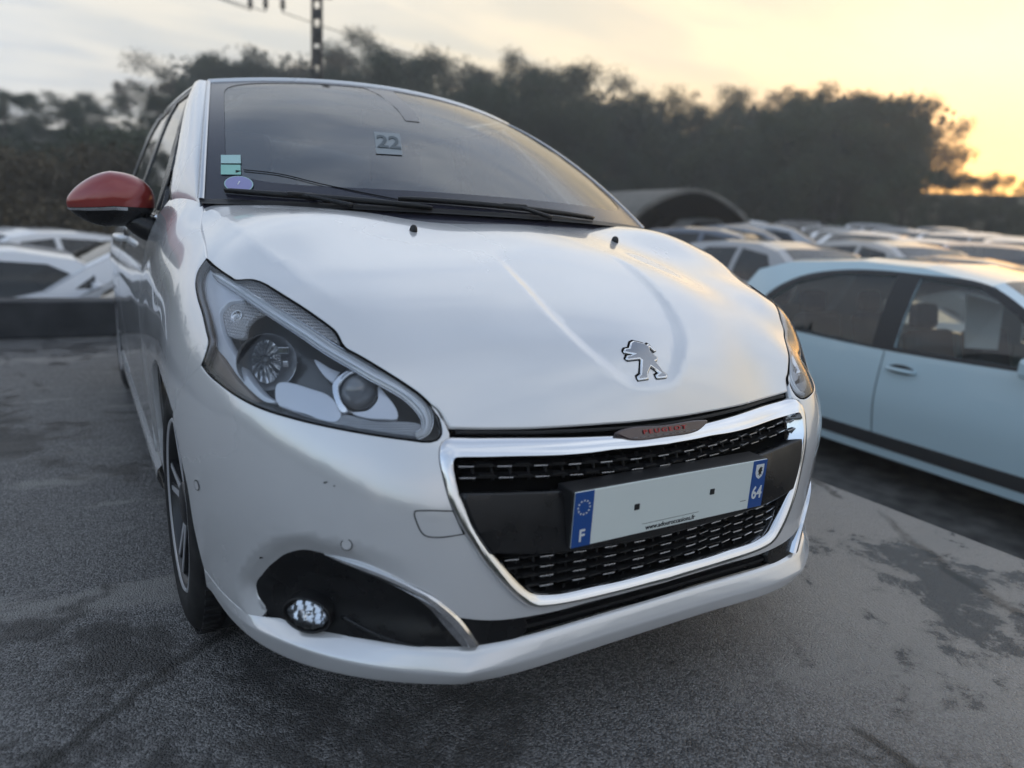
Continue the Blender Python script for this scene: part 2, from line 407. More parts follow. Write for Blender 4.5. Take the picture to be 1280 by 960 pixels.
# ------------------------------------------------------------------ measured data
# measured surface data of the white car, left/right symmetric (metres)
RBF_C=np.array([[0.435249,-0.49843,0.749751],[0.450684,-0.305302,0.838853],[0.0,-0.440282,0.89786],[0.0,-0.94325,0.332084],[0.0,-0.978761,0.205004],[0.787709,-0.002173,0.616043],[0.803348,-0.360623,0.473902],[0.451139,-0.866504,0.213645],[0.461818,-0.86699,0.187224],[0.442164,-0.883363,0.155433],[0.407708,-0.89316,-0.189842],[0.140346,-0.968809,0.204235],[0.680139,-0.606692,0.411504],[0.652218,-0.649208,0.391331],[0.607582,-0.711,0.354009],[0.594899,-0.734236,0.327096],[0.539634,-0.789301,0.292916],[0.511916,-0.813966,0.274591],[0.489576,-0.833656,0.255602],[0.466554,-0.852225,0.236729],[0.442786,-0.886531,0.134178],[0.432767,-0.897873,0.080847],[0.406473,-0.91338,0.02274],[0.387164,-0.921999,-0.004733],[0.342616,-0.937437,-0.061861],[0.643525,-0.180187,0.743914],[0.716611,-0.107492,0.689141],[0.753326,-0.05707,0.655166],[0.571874,-0.231473,0.787007],[0.62457,-0.349759,0.69827],[0.637046,0.0,0.770826],[0.310078,-0.155039,0.937984],[0.0,-0.163077,0.986613],[0.0,-0.987763,0.155963],[0.0,-0.998722,0.050543],[0.0,-0.994998,-0.099899],[0.0,-0.978653,-0.205517],[0.204602,-0.966742,0.153451],[0.198933,-0.97875,0.049733],[0.196302,-0.975619,-0.098151],[0.192441,-0.96028,-0.202063],[0.331913,-0.942046,0.048811],[0.0,-0.540219,0.841524],[0.0,-0.784046,0.620703],[0.0,-0.899896,0.436104],[0.253816,-0.761448,0.596468],[0.368315,-0.73663,0.567205],[0.515101,-0.686801,0.512811],[0.58046,-0.457918,0.673333],[0.324249,-0.864663,0.383694],[0.2141,-0.920629,0.326502],[0.47767,-0.796117,0.371521],[0.230473,-0.864273,0.447117],[0.649272,-0.559717,0.51494],[0.174529,-0.872645,0.456103],[0.306182,-0.918547,0.250049],[0.206611,-0.950413,0.232438],[0.845614,0.0,0.533794],[0.912022,0.0,0.41014],[0.960423,0.0,0.278545],[0.9369,-0.218392,0.27299],[0.950158,-0.220454,0.220454],[0.84316,-0.536829,-0.029935],[0.774258,-0.580694,-0.251634],[0.845048,-0.211262,0.491184],[0.889958,-0.2124,0.403561],[0.857537,-0.504433,0.100887],[0.78678,0.204358,0.582422],[0.825093,0.206273,0.525997],[0.891489,0.211003,0.400906],[0.937166,0.217946,0.272432],[0.971825,0.228665,0.057166],[0.957984,0.229457,-0.172093],[0.776889,0.468006,0.421205],[0.837564,0.488661,0.24433],[0.853453,0.51105,-0.10221],[0.725901,-0.687186,-0.029036],[0.595048,-0.791872,-0.137319],[0.709349,-0.690433,-0.14187],[0.528804,-0.819646,-0.220335],[0.628264,-0.744942,-0.22438],[0.719469,-0.654063,-0.233594],[-0.435249,-0.49843,0.749751],[-0.450684,-0.305302,0.838853],[-0.787709,-0.002173,0.616043],[-0.803348,-0.360623,0.473902],[-0.451139,-0.866504,0.213645],[-0.461818,-0.86699,0.187224],[-0.442164,-0.883363,0.155433],[-0.407708,-0.89316,-0.189842],[-0.140346,-0.968809,0.204235],[-0.680139,-0.606692,0.411504],[-0.652218,-0.649208,0.391331],[-0.607582,-0.711,0.354009],[-0.594899,-0.734236,0.327096],[-0.539634,-0.789301,0.292916],[-0.511916,-0.813966,0.274591],[-0.489576,-0.833656,0.255602],[-0.466554,-0.852225,0.236729],[-0.442786,-0.886531,0.134178],[-0.432767,-0.897873,0.080847],[-0.406473,-0.91338,0.02274],[-0.387164,-0.921999,-0.004733],[-0.342616,-0.937437,-0.061861],[-0.643525,-0.180187,0.743914],[-0.716611,-0.107492,0.689141],[-0.753326,-0.05707,0.655166],[-0.571874,-0.231473,0.787007],[-0.62457,-0.349759,0.69827],[-0.637046,0.0,0.770826],[-0.310078,-0.155039,0.937984],[-0.204602,-0.966742,0.153451],[-0.198933,-0.97875,0.049733],[-0.196302,-0.975619,-0.098151],[-0.192441,-0.96028,-0.202063],[-0.331913,-0.942046,0.048811],[-0.253816,-0.761448,0.596468],[-0.368315,-0.73663,0.567205],[-0.515101,-0.686801,0.512811],[-0.58046,-0.457918,0.673333],[-0.324249,-0.864663,0.383694],[-0.2141,-0.920629,0.326502],[-0.47767,-0.796117,0.371521],[-0.230473,-0.864273,0.447117],[-0.649272,-0.559717,0.51494],[-0.174529,-0.872645,0.456103],[-0.306182,-0.918547,0.250049],[-0.206611,-0.950413,0.232438],[-0.845614,0.0,0.533794],[-0.912022,0.0,0.41014],[-0.960423,0.0,0.278545],[-0.9369,-0.218392,0.27299],[-0.950158,-0.220454,0.220454],[-0.84316,-0.536829,-0.029935],[-0.774258,-0.580694,-0.251634],[-0.845048,-0.211262,0.491184],[-0.889958,-0.2124,0.403561],[-0.857537,-0.504433,0.100887],[-0.78678,0.204358,0.582422],[-0.825093,0.206273,0.525997],[-0.891489,0.211003,0.400906],[-0.937166,0.217946,0.272432],[-0.971825,0.228665,0.057166],[-0.957984,0.229457,-0.172093],[-0.776889,0.468006,0.421205],[-0.837564,0.488661,0.24433],[-0.853453,0.51105,-0.10221],[-0.725901,-0.687186,-0.029036],[-0.595048,-0.791872,-0.137319],[-0.709349,-0.690433,-0.14187],[-0.528804,-0.819646,-0.220335],[-0.628264,-0.744942,-0.22438],[-0.719469,-0.654063,-0.233594]])
RBF_W=np.array([0.1101392263, 0.9543123201, 0.4101653505, 4.378255786, -1.279589033, 4.181948952, 3.537054294, -55.66012148, 64.45252303, -40.58117525, 3.095664621, -3.185960268, -6.495677109, 12.52792531, 18.18421083, -24.62893464, -2.448915249, 11.29475304, -0.1412732291, 5.115228936, 26.90440186, -5.330041868, -4.136990094, 4.922915735, -3.153179772, -1.146373216, -0.1067141894, -3.284612861, -2.201790093, 5.804539983, -1.490956393, 0.5433032289, -0.4411637928, -0.3591756094, 2.133191001, -0.7622967121, 0.2884313103, 0.03617571923, 2.149769031, -1.166240279, -1.106716186, 1.330092826, 0.005691397417, 0.06790919634, -1.23737415, -0.7660422732, 3.352572958, -5.285165216, -3.477675584, 2.369673358, 1.415967361, -0.2912242384, -1.366233224, -3.114840114, -0.7149179973, 1.961337173, 0.8449493178, 1.605489761, -0.3390295777, 0.9291238502, 1.07316204, -1.609508927, -0.01518389485, -0.1999705422, 0.4380402747, -3.722511796, 1.097499358, 1.934900924, -1.932938278, -1.046442203, -0.01209101736, -0.3110133247, 0.09996455099, 0.9387283543, -0.4772042139, 0.1064924848, -4.111264521, -6.554204687, 3.999492344, 1.074603322, 3.16365568, -1.53352275, -0.1600541886, 1.002039624, 4.423531749, 1.690036956, -21.83753727, 18.54778652, -0.7735137193, 2.103770668, -3.347760909, 4.707151195, -0.881980685, 2.836020925, -4.387189289, 0.5028471631, 5.335189464, 1.445602771, -0.4383011597, 1.022267132, -1.740469815, -0.849798502, 2.433044631, -2.722163606, -0.5686660616, -0.04591333685, -3.228281977, -0.5007029379, 2.350468232, -1.92963521, 0.2550626994, -0.03394457097, 2.607590201, -0.8249895404, -0.7198472756, -1.108250329, 0.2964810811, 0.2679753134, -0.06367651444, -2.15526066, 1.967465265, 1.045361813, -2.631811913, -0.9079761522, -3.433032176, -0.7876504405, 1.004662237, 0.8441238232, 1.053546019, -1.180963989, 0.7903193827, -1.29405873, -0.1375476005, 0.4999086799, -0.1072746431, 0.3322979942, -0.1691974341, -0.5698913731, 1.81823126, -1.6415404, -0.8869041101, 0.07466211308, -0.3349056609, 0.1790325693, 0.911475598, -0.5004340644, 0.07960456466, -1.079751045, -0.5330744166, -0.4556253694, 0.4061438925, 0.3566076937, 0.1712676079])
RBF_P=np.array([1.008102617, 0.003443701847, 0.1100673821, -0.140050426])
CV={
 'lampgap':[[0.7727,0.6517,0.9048],[0.7672,0.6132,0.8965],[0.7586,0.5732,0.8881],[0.7495,0.5395,0.8811],[0.7398,0.5107,0.8755],[0.7274,0.4978,0.8777],[0.715,0.485,0.8792],[0.6988,0.4559,0.8747],[0.6875,0.4277,0.8672],[0.6751,0.3995,0.8584],[0.6503,0.3531,0.8404],[0.6253,0.3114,0.8202],[0.6154,0.2956,0.8114],[0.6109,0.2862,0.8055],[0.6084,0.2752,0.797],[0.6063,0.2632,0.7874],[0.6024,0.2549,0.7815],[0.5889,0.2401,0.7736],[0.5754,0.2256,0.7656],[0.549,0.1976,0.7483],[0.5211,0.1719,0.729],[0.4974,0.1527,0.7101],[0.483,0.1408,0.6958],[0.4736,0.1352,0.6891],[0.4658,0.1257,0.6763],[0.4591,0.1138,0.6598]],
 'bonside':[[0.734,0.9872,1.0075],[0.7516,0.8706,0.9682],[0.765,0.7264,0.9302],[0.7725,0.6533,0.9055]],
 'bonlead':[[0.4591,0.1138,0.6598],[0.4334,0.1093,0.657],[0.3808,0.1003,0.6536],[0.3026,0.0873,0.6502],[0.2174,0.0781,0.6483],[0.133,0.0738,0.6462],[0.0742,0.0703,0.6448],[0.0072,0.0687,0.6457]],
 'lampleft':[[0.7727,0.6517,0.9048],[0.7911,0.6363,0.8818],[0.8009,0.6081,0.8599],[0.8047,0.5643,0.8368],[0.8042,0.5071,0.8091],[0.8043,0.4635,0.7812],[0.8043,0.4434,0.7656],[0.8099,0.4371,0.748],[0.8192,0.436,0.7228]],
 'lampbot':[[0.8192,0.436,0.7228],[0.8114,0.407,0.7104],[0.8021,0.381,0.7022],[0.7777,0.3282,0.6864],[0.7472,0.2792,0.6745],[0.6998,0.223,0.6653],[0.6452,0.1743,0.6574],[0.5874,0.1372,0.6495],[0.5376,0.1157,0.6427],[0.5003,0.105,0.6382],[0.4869,0.1043,0.6406],[0.476,0.1087,0.6498],[0.4733,0.1191,0.6656],[0.4763,0.1305,0.6818],[0.4838,0.1387,0.6928]],
 'seam':[[0.8192,0.436,0.7228],[0.8264,0.4464,0.7119],[0.8382,0.4677,0.6909],[0.8465,0.486,0.6715],[0.8535,0.5059,0.6497],[0.8568,0.5183,0.6372]],
 'chO':[[0.0135,0.0578,0.6204],[0.0797,0.0604,0.6223],[0.1383,0.064,0.625],[0.2218,0.0694,0.6299],[0.3061,0.0798,0.635],[0.4073,0.0957,0.6404],[0.4641,0.1039,0.6441],[0.4803,0.1017,0.6377],[0.4878,0.0955,0.6248],[0.4899,0.0873,0.6076],[0.4875,0.076,0.5819],[0.4811,0.063,0.5471],[0.4699,0.0509,0.511],[0.4536,0.0408,0.4808],[0.4262,0.0277,0.437],[0.3982,0.0187,0.4003],[0.3746,0.0131,0.372],[0.354,0.0092,0.351],[0.3308,0.0066,0.3369],[0.3058,0.0051,0.3298],[0.257,0.0038,0.3241],[0.1904,0.003,0.32],[0.1102,0.0023,0.3177],[0.011,0.002,0.3146]],
 'chI':[[0.0188,0.0483,0.5974],[0.0791,0.0502,0.5986],[0.1344,0.0528,0.6001],[0.1917,0.0545,0.5998],[0.2712,0.0609,0.6023],[0.3913,0.0768,0.6091],[0.4486,0.0846,0.6129],[0.4608,0.0851,0.6113],[0.4653,0.0815,0.6027],[0.4659,0.076,0.5899],[0.4634,0.0661,0.565],[0.4567,0.0567,0.5393],[0.4441,0.0458,0.5071],[0.4309,0.0381,0.4837],[0.4086,0.0278,0.4487],[0.3845,0.0201,0.4177],[0.3623,0.0146,0.3902],[0.3416,0.0106,0.3682],[0.3246,0.0084,0.3564],[0.3029,0.0068,0.3495],[0.2579,0.0051,0.3429],[0.192,0.0039,0.3405],[0.1123,0.0027,0.3374],[0.014,0.0024,0.3369]],
 'fog':[[0.7721,0.2831,0.3252],[0.7702,0.2772,0.3392],[0.7657,0.2668,0.3522],[0.7562,0.2469,0.3783],[0.7457,0.2278,0.3993],[0.736,0.2122,0.4154],[0.7252,0.1968,0.4265],[0.7164,0.1853,0.433],[0.707,0.1738,0.4372],[0.6934,0.1584,0.4385],[0.6807,0.1451,0.4373],[0.6504,0.1174,0.4346],[0.6203,0.0944,0.4287],[0.5735,0.0657,0.4128],[0.5267,0.0436,0.3905],[0.5131,0.0379,0.381],[0.5005,0.0328,0.3691],[0.4695,0.0217,0.3378],[0.4506,0.0155,0.3118],[0.4292,0.0098,0.2788],[0.4349,0.0104,0.272],[0.4467,0.0124,0.2694],[0.4718,0.0181,0.2709],[0.529,0.0373,0.2784],[0.6051,0.0794,0.283],[0.6744,0.1414,0.2817],[0.7267,0.2107,0.2736],[0.7445,0.2408,0.2693],[0.7521,0.2541,0.272],[0.7573,0.2624,0.2794],[0.7678,0.2786,0.302]],
 'trimtop':[[0.6807,0.1451,0.4373],[0.6504,0.1174,0.4346],[0.6203,0.0944,0.4287],[0.5735,0.0657,0.4128],[0.53,0.0448,0.3907],[0.517,0.0394,0.3827],[0.5052,0.0346,0.3732],[0.4695,0.0216,0.337],[0.4521,0.0158,0.312],[0.4337,0.0106,0.2812]],
 'trimbot':[[0.6797,0.1439,0.4349],[0.6549,0.1204,0.4236],[0.6373,0.1058,0.4186],[0.5915,0.0745,0.4051],[0.5615,0.0578,0.3914],[0.5403,0.0473,0.3766],[0.5237,0.0395,0.3613],[0.5012,0.0294,0.3301],[0.4846,0.023,0.3073],[0.4673,0.0174,0.2844]],
 'lowup':[[0.4292,0.0098,0.2788],[0.4506,0.0155,0.3118],[0.4652,0.0203,0.3335],[0.4331,0.014,0.3278],[0.3864,0.008,0.3196],[0.3366,0.0048,0.3148],[0.2655,0.003,0.3107],[0.1993,0.0027,0.3104],[0.1092,0.0021,0.3087],[0.01,0.0019,0.3071]],
 'liptop':[[0.4349,0.0104,0.272],[0.4243,0.0087,0.27],[0.3605,0.0027,0.2699],[0.2908,0.001,0.2714],[0.1959,0.0014,0.2695],[0.0941,0.0013,0.2679],[0.0045,0.0012,0.2656]],
 'lipcrest':[[0.786,0.2975,0.2683],[0.7659,0.2569,0.2643],[0.7404,0.2129,0.2599],[0.7042,0.1609,0.2595],[0.6616,0.1131,0.2595],[0.6227,0.0794,0.2537],[0.5796,0.0502,0.2502],[0.5326,0.0265,0.2451],[0.493,0.012,0.2412],[0.4652,0.0044,0.2382],[0.4449,0.0001,0.237],[0.4211,-0.0039,0.2394],[0.3403,-0.0104,0.2421],[0.2499,-0.0113,0.2381],[0.1515,-0.0108,0.2345],[0.011,-0.011,0.233]],
 'lipbot':[[0.8221,0.4097,0.263],[0.8041,0.3606,0.2449],[0.7786,0.3043,0.2203],[0.741,0.2312,0.2145],[0.7069,0.178,0.2175],[0.6751,0.1383,0.2198],[0.6368,0.1,0.2194],[0.5909,0.0647,0.2181],[0.5293,0.0313,0.2154],[0.4825,0.0144,0.2105],[0.4583,0.0081,0.2068],[0.4351,0.0031,0.2091],[0.3695,-0.0051,0.2126],[0.2914,-0.0078,0.2122],[0.1453,-0.0072,0.2064],[0.0029,-0.0075,0.2007]],
 'ind':[[0.7369,0.5027,0.874],[0.7155,0.4826,0.8779],[0.6994,0.4536,0.8734],[0.6755,0.3975,0.8572],[0.6508,0.3514,0.8391],[0.6258,0.31,0.8189],[0.6126,0.2854,0.8042],[0.6076,0.2637,0.7873],[0.6212,0.2763,0.7929],[0.6581,0.3247,0.8165],[0.6988,0.3927,0.8429],[0.7325,0.4725,0.8634]],
 'crease':[[0.7197,0.9369,1.0016],[0.7047,0.833,0.9865],[0.6849,0.6663,0.9589],[0.6776,0.5855,0.9338],[0.6448,0.4895,0.9066],[0.613,0.3789,0.8671],[0.566,0.309,0.8352]],
 'badgeO':[[0.1418,0.5582,0.9734],[0.196,0.3664,0.9047],[0.1881,0.26,0.8492],[0.1485,0.1799,0.7946],[0.1042,0.1233,0.7377],[0.058,0.0983,0.7039],[-0.0662,0.1019,0.7101],[-0.1431,0.1478,0.7639],[-0.1747,0.2198,0.8239],[-0.1874,0.294,0.8701],[-0.1975,0.4152,0.9259]],
 'shut':[[0.5638,0.412,0.8916],[0.3934,0.3914,0.8993],[0.2045,0.3515,0.8975]],
 'lion':[[-0.0405,0.1507,0.7772],[-0.0366,0.1524,0.7793],[-0.0249,0.1525,0.7801],[-0.021,0.1564,0.7839],[-0.0137,0.1627,0.79],[-0.0041,0.1652,0.7925],[0.0077,0.1624,0.79],[0.0197,0.1597,0.7873],[0.0256,0.1562,0.7838],[0.0321,0.1591,0.7863],[0.0376,0.1569,0.7839],[0.045,0.1461,0.7726],[0.0393,0.1442,0.771],[0.0334,0.1515,0.779],[0.0304,0.1521,0.7796],[0.0276,0.144,0.7715],[0.0353,0.139,0.7656],[0.0416,0.1344,0.7598],[0.0363,0.1297,0.7545],[0.0305,0.1288,0.7538],[0.0387,0.1205,0.7421],[0.0432,0.1147,0.7334],[0.0504,0.1106,0.7263],[0.0451,0.1073,0.7215],[0.0201,0.1062,0.7215],[0.0187,0.1103,0.7282],[0.0305,0.113,0.7319],[0.0122,0.1211,0.7445],[-0.0021,0.1126,0.7321],[-0.0057,0.1063,0.722],[-0.0318,0.1065,0.7208],[-0.0322,0.1109,0.7279],[-0.0222,0.1131,0.7321],[-0.0077,0.1302,0.7564],[-0.0114,0.1327,0.7593],[-0.0407,0.1331,0.7578],[-0.0452,0.1363,0.7612],[-0.0397,0.1404,0.7665],[-0.0303,0.1404,0.7671],[-0.0188,0.1414,0.769],[-0.0416,0.1453,0.7715],[-0.043,0.1483,0.7746]],
 'bezel':[[0.7984,0.665,0.8481],[0.7883,0.6993,0.8719],[0.7752,0.7201,0.8926],[0.7628,0.7191,0.9051],[0.7555,0.5947,0.8741],[0.7347,0.4789,0.841],[0.7573,0.5015,0.832],[0.7721,0.5028,0.8163],[0.7758,0.4832,0.8005],[0.7755,0.4458,0.7757],[0.7608,0.3762,0.7353],[0.7483,0.3369,0.7088],[0.7342,0.3068,0.6913],[0.7189,0.2834,0.6828],[0.7323,0.2975,0.6803],[0.7502,0.3289,0.693],[0.7668,0.369,0.7146],[0.7786,0.4089,0.737],[0.7931,0.4631,0.7579],[0.8014,0.5181,0.7799],[0.8016,0.5924,0.8172]],
 'marker':[[0.8036,0.4805,0.7489],[0.8116,0.4712,0.7183],[0.8043,0.4376,0.7033],[0.7714,0.3557,0.6836],[0.7417,0.3053,0.6731],[0.7509,0.3258,0.6864],[0.7713,0.3748,0.7121],[0.7864,0.4287,0.741],[0.7938,0.4677,0.7602]],
 'lowbez':[[0.7125,0.3037,0.7112],[0.7167,0.2873,0.6801],[0.6804,0.2439,0.6694],[0.636,0.2034,0.6619],[0.6277,0.2028,0.67],[0.6366,0.2295,0.6987],[0.6605,0.2548,0.7089]],
 'botstrip':[[0.7173,0.2732,0.6794],[0.6834,0.2329,0.6683],[0.6393,0.1931,0.6608],[0.5808,0.1552,0.6535],[0.5303,0.1334,0.6467],[0.5031,0.1261,0.6445],[0.4969,0.1303,0.653],[0.5073,0.1387,0.6633],[0.5394,0.149,0.6679],[0.5782,0.1628,0.6678],[0.6135,0.1856,0.6749],[0.6276,0.1945,0.6752],[0.6338,0.1927,0.6661],[0.6613,0.2128,0.666]],
 'park':[[0.7674,0.5229,0.8166],[0.7546,0.5175,0.8283],[0.732,0.4935,0.8376],[0.7059,0.4274,0.8231],[0.7224,0.433,0.8133],[0.738,0.4295,0.7958],[0.745,0.4171,0.7782],[0.769,0.459,0.7764],[0.771,0.4872,0.792]],
 'wedge':[[0.5572,0.2096,0.7183],[0.5503,0.1995,0.7099],[0.5352,0.1709,0.6791],[0.5374,0.1648,0.6692],[0.5601,0.1718,0.6679],[0.5912,0.1871,0.6695],[0.6082,0.2011,0.676],[0.58,0.1903,0.6822],[0.5639,0.1946,0.6974]],
 'shroud':[[0.6308,0.2394,0.7236],[0.6068,0.2425,0.7419],[0.5889,0.239,0.7475],[0.597,0.2366,0.7411],[0.6146,0.236,0.7306],[0.6234,0.231,0.7192],[0.6245,0.2137,0.6973],[0.6181,0.1975,0.6807],[0.6258,0.2002,0.6778],[0.6328,0.2141,0.6907]],
 'bowl':[[0.7417,0.3858,0.755],[0.7266,0.3884,0.7766],[0.698,0.3678,0.7868],[0.6724,0.3368,0.7794],[0.647,0.3022,0.7641],[0.6356,0.2761,0.7451],[0.6473,0.2609,0.7197],[0.7062,0.3065,0.7131],[0.7237,0.322,0.7077],[0.741,0.3513,0.717],[0.7449,0.3719,0.7353]],
 'bowlmid':[[0.6572,0.3022,0.7571],[0.6356,0.2761,0.7451],[0.6109,0.2475,0.7307],[0.6265,0.244,0.7164],[0.6352,0.2534,0.7206],[0.649,0.2749,0.7343]],
 'drl2':[[0.7656,0.598,0.8768],[0.7497,0.5402,0.8668],[0.7267,0.466,0.8503],[0.7037,0.4037,0.8324],[0.6789,0.3561,0.8151],[0.6532,0.3162,0.7972],[0.6274,0.2796,0.7779],[0.5953,0.2424,0.7581],[0.5628,0.2077,0.7381],[0.5401,0.1882,0.7258],[0.5205,0.1722,0.7129],[0.5059,0.1588,0.699],[0.4954,0.1464,0.6837],[0.4934,0.1359,0.6687],[0.5015,0.1268,0.653],[0.5184,0.1259,0.6462]],
 'reflc':[[0.7065,0.3774,0.7369]],
 'projc':[[0.588,0.2313,0.7049]],
 'parkc':[[0.7434,0.4682,0.8069]],
 'tow':[[0.5404,0.0731,0.5318],[0.5246,0.0687,0.5331],[0.4742,0.0562,0.5282],[0.4573,0.0424,0.4853],[0.5075,0.0527,0.4844],[0.5272,0.0593,0.4897],[0.5379,0.0671,0.5104]],
 'sens':[[0.6454,0.1167,0.4694],[0.8355,0.4133,0.4974],[0.6421,0.1142,0.4699]],
 'foglamp':[[0.6802,0.1906,0.3192],[0.7071,0.2308,0.2962],[0.6525,0.1577,0.3426],[0.6806,0.1893,0.3487],[0.6806,0.1943,0.285]],
}
# ------------------------------------------------------------------ white car: front shell as one smooth surface
C0 = np.array([0, 1.0, .45])
AX = np.array([0, -.75, .66]); AX /= np.linalg.norm(AX)
E1 = np.array([1., 0, 0]); E2 = np.cross(E1, AX); E2 *= np.sign(E2[2])
def shell_r(u):
    out = np.empty(len(u))
    for i in range(0, len(u), 20000):
        k = u[i:i+20000]
        out[i:i+20000] = (np.linalg.norm(k[:, None]-RBF_C[None], axis=-1)**3)@RBF_W+RBF_P[0]+k@RBF_P[1:]
    return out
def to2(P):
    d = np.asarray(P, float)-C0; d = d/np.linalg.norm(d, axis=-1)[:, None]
    return np.c_[d@E1, d@E2]*2/(1+d@AX)[:, None]
def dir3(P2):
    r2 = (P2**2).sum(1); ca = (4-r2)/(4+r2)
    k = (4/(4+r2))[:, None]
    u = ca[:, None]*AX+k*P2[:, :1]*E1+k*P2[:, 1:]*E2
    return u/np.linalg.norm(u, axis=1)[:, None]
def shell(P2, disp=None):
    P2 = np.asarray(P2, float); u = dir3(P2); r = shell_r(u)
    if disp is not None: r = r+disp(P2, u, C0+u*r[:, None])
    return C0+u*r[:, None]
def off(d): return lambda P2: shell(P2, lambda a, b, c: d)
def shell_n(P2, e=.0015):
    a = shell(P2+[e, 0])-shell(P2-[e, 0]); b = shell(P2+[0, e])-shell(P2-[0, e]); n = np.cross(a, b)
    n /= np.linalg.norm(n, axis=1)[:, None]; n *= np.sign((n*dir3(P2)).sum(1))[:, None]; return n
SC = .72      # metres per unit of the 2D chart, roughly
def cv(k): return np.array(CV[k])
def mir(P): return np.asarray(P)*[-1, 1, 1]
def L2(P, step=.012, closed=False, corners=()): return catmull(to2(P), step/SC, closed, corners)
def onshell(y, z, x=.855):
    return np.array([x, y, z])
def sgn(P, s):      # curve for side s (+1: +x, -1: -x)
    P = np.asarray(P, float).copy(); P[:, 0] *= s; return P

car = empty('hatchback', 'pearl white hatchback in front with red mirror caps and a blank white number plate', 'car', (0, 2.0, 0))

# --- bonnet
cr_s = [catmull(to2(sgn(cv('crease'), s)), .01/SC) for s in (1, -1)]
bo = np.array([(0, .094), (.062, .100), (.105, .123), (.150, .165), (.183, .24), (.193, .31), (.196, .42), (.17, .55)])
bo = np.c_[bo, np.zeros(len(bo))]
def lift_z(xy):     # put (x, y) bonnet points on the shell
    o = []
    for x, y, _ in xy:
        z = np.linspace(.62, 1.1, 400); q = np.c_[np.full(400, x), np.full(400, y), z]; v = q-C0; rr = np.linalg.norm(v, axis=1)
        h = rr-shell_r(v/rr[:, None]); k = np.where((h[1:] >= 0) & (h[:-1] < 0))[0]
        o.append((x, y, z[k[-1]] if len(k) else .7))
    return np.array(o)
bo3 = lift_z(bo)
rec = np.vstack([bo3, mir(bo3[::-1][:-1])])
rec2 = catmull(to2(rec), .008/SC, True, (7, 8))
def smooth(x, a, b):
    t = np.clip((x-a)/(b-a), 0, 1); return t*t*(3-2*t)
def bonnet_disp(P2, u, P):
    d = np.zeros(len(P2))
    for cl in cr_s:
        q = dist_poly(P2, cl, False)*SC
        q = np.sqrt(q*q+.002**2)
        d -= .0095*(np.exp(-q/.085)-np.exp(-q/.026))*smooth(P[:, 1], .27, .42)
    ins = pip(P2, rec2); q = dist_poly(P2, rec2)*SC
    sd = np.where(ins, q, -q)
    fade = 1-smooth(P[:, 1], .33, .52)
    d += (-.0095*smooth(sd, -.004, .026)+.0008*np.exp(-np.abs(sd)/.014))*fade
    # the nose rolls under at the leading edge
    return d
rear = np.array([(x, .72+.262*(x/.72)**1.85, 0) for x in np.linspace(0, .70, 12)])
rear = lift_z(rear)
half = [rear, np.array([(.722, .985, 1.012)]), cv('bonside'), cv('lampgap')[1:], cv('bonlead')[1:-1]]
half = np.vstack(half)
c1 = len(rear); c2 = len(rear)+1+4-1; c3 = c2+len(cv('lampgap'))-1
full = np.vstack([half, mir(half[::-1][:-1])])     # centre rear ... leading edge, then mirrored back
nf = len(full)
cors = [c1, c2, c3, nf-c1, nf-c2, nf-c3]
# drop duplicate centre
loopb = L2(full, .010, True, cors)
mb = MB()
bl = [catmull(to2(sgn(cv('crease')[1:], s)), .008/SC) for s in (1, -1)]
rl_ = []
for q in (offset2(rec2, -.002/SC), offset2(rec2, .009/SC), offset2(rec2, .020/SC)):
    ok = shell(q)[:, 1] < .47; i = int(np.argmax(~ok)); q = np.roll(q, -i, 0); ok = np.roll(ok, -i); rl_.append(q[ok])
lift_panel(mb, lambda P: shell(P, bonnet_disp), loopb, M_paint, .011, SC, inset=.0030, lines=bl+rl_, liner=M_dark, liner_o=.010)
bonnet = mb.build('bonnet', car)
# washer nozzles
for s in (1, -1):
    mb = MB(); base = Vector((.31*s, .645, .984))
    prof = [(.0001, .0135), (.004, .013), (.0075, .009), (.009, .002), (.0095, -.004)]
    Mx = Matrix.Translation(base) @ Matrix.Rotation(math.radians(14), 4, 'X') @ Matrix.Diagonal((1.0, 1.35, 1.0, 1))
    mb.lathe(prof, M_grain, Mx, 16)
    mb.build('washer_nozzle', bonnet)

# --- wheel arches
def arch_pts(cy, a0, a1, n=26, r=.352, cz=.305):
    return np.array([onshell(cy-r*math.cos(a), cz+r*math.sin(a), .86-.02*max(0, (.25-(cz+r*math.sin(a)))/.1)) for a in np.linspace(a0, a1, n)])

# --- front bumper, one piece round both corners
fogL = cv('fog')
# opening: fog pocket joined with the lower grille: from the fog's lower inner point round the pocket to its upper inner end, then under the chrome band
k_end = 17     # index of the fog outline where the lower grille takes over
open_half = np.vstack([cv('liptop')[::-1][:-1], fogL[21:], fogL[:k_end+1], cv('lowup')[3:-1], np.array([[0, .002, .307]])])
open_full = np.vstack([np.array([[0, .001, .265]]), open_half[1:-1], np.array([[0, .002, .307]]), mir(open_half[1:-1][::-1])])
lipc = cv('lipcrest'); lipb = cv('lipbot')
az_of = lambda P: np.abs(np.arctan2(np.asarray(P)[:, 0], -(np.asarray(P)[:, 1]-C0[1])))
def el_of(P): d = np.asarray(P)-C0; return np.arctan2(d[:, 2], np.hypot(d[:, 0], d[:, 1]))
def az_interp(P):
    a = az_of(P); e = el_of(P); k = np.argsort(a); return a[k], e[k]
lt = np.vstack([cv('liptop'), fogL[22:30]])
KINK = .430
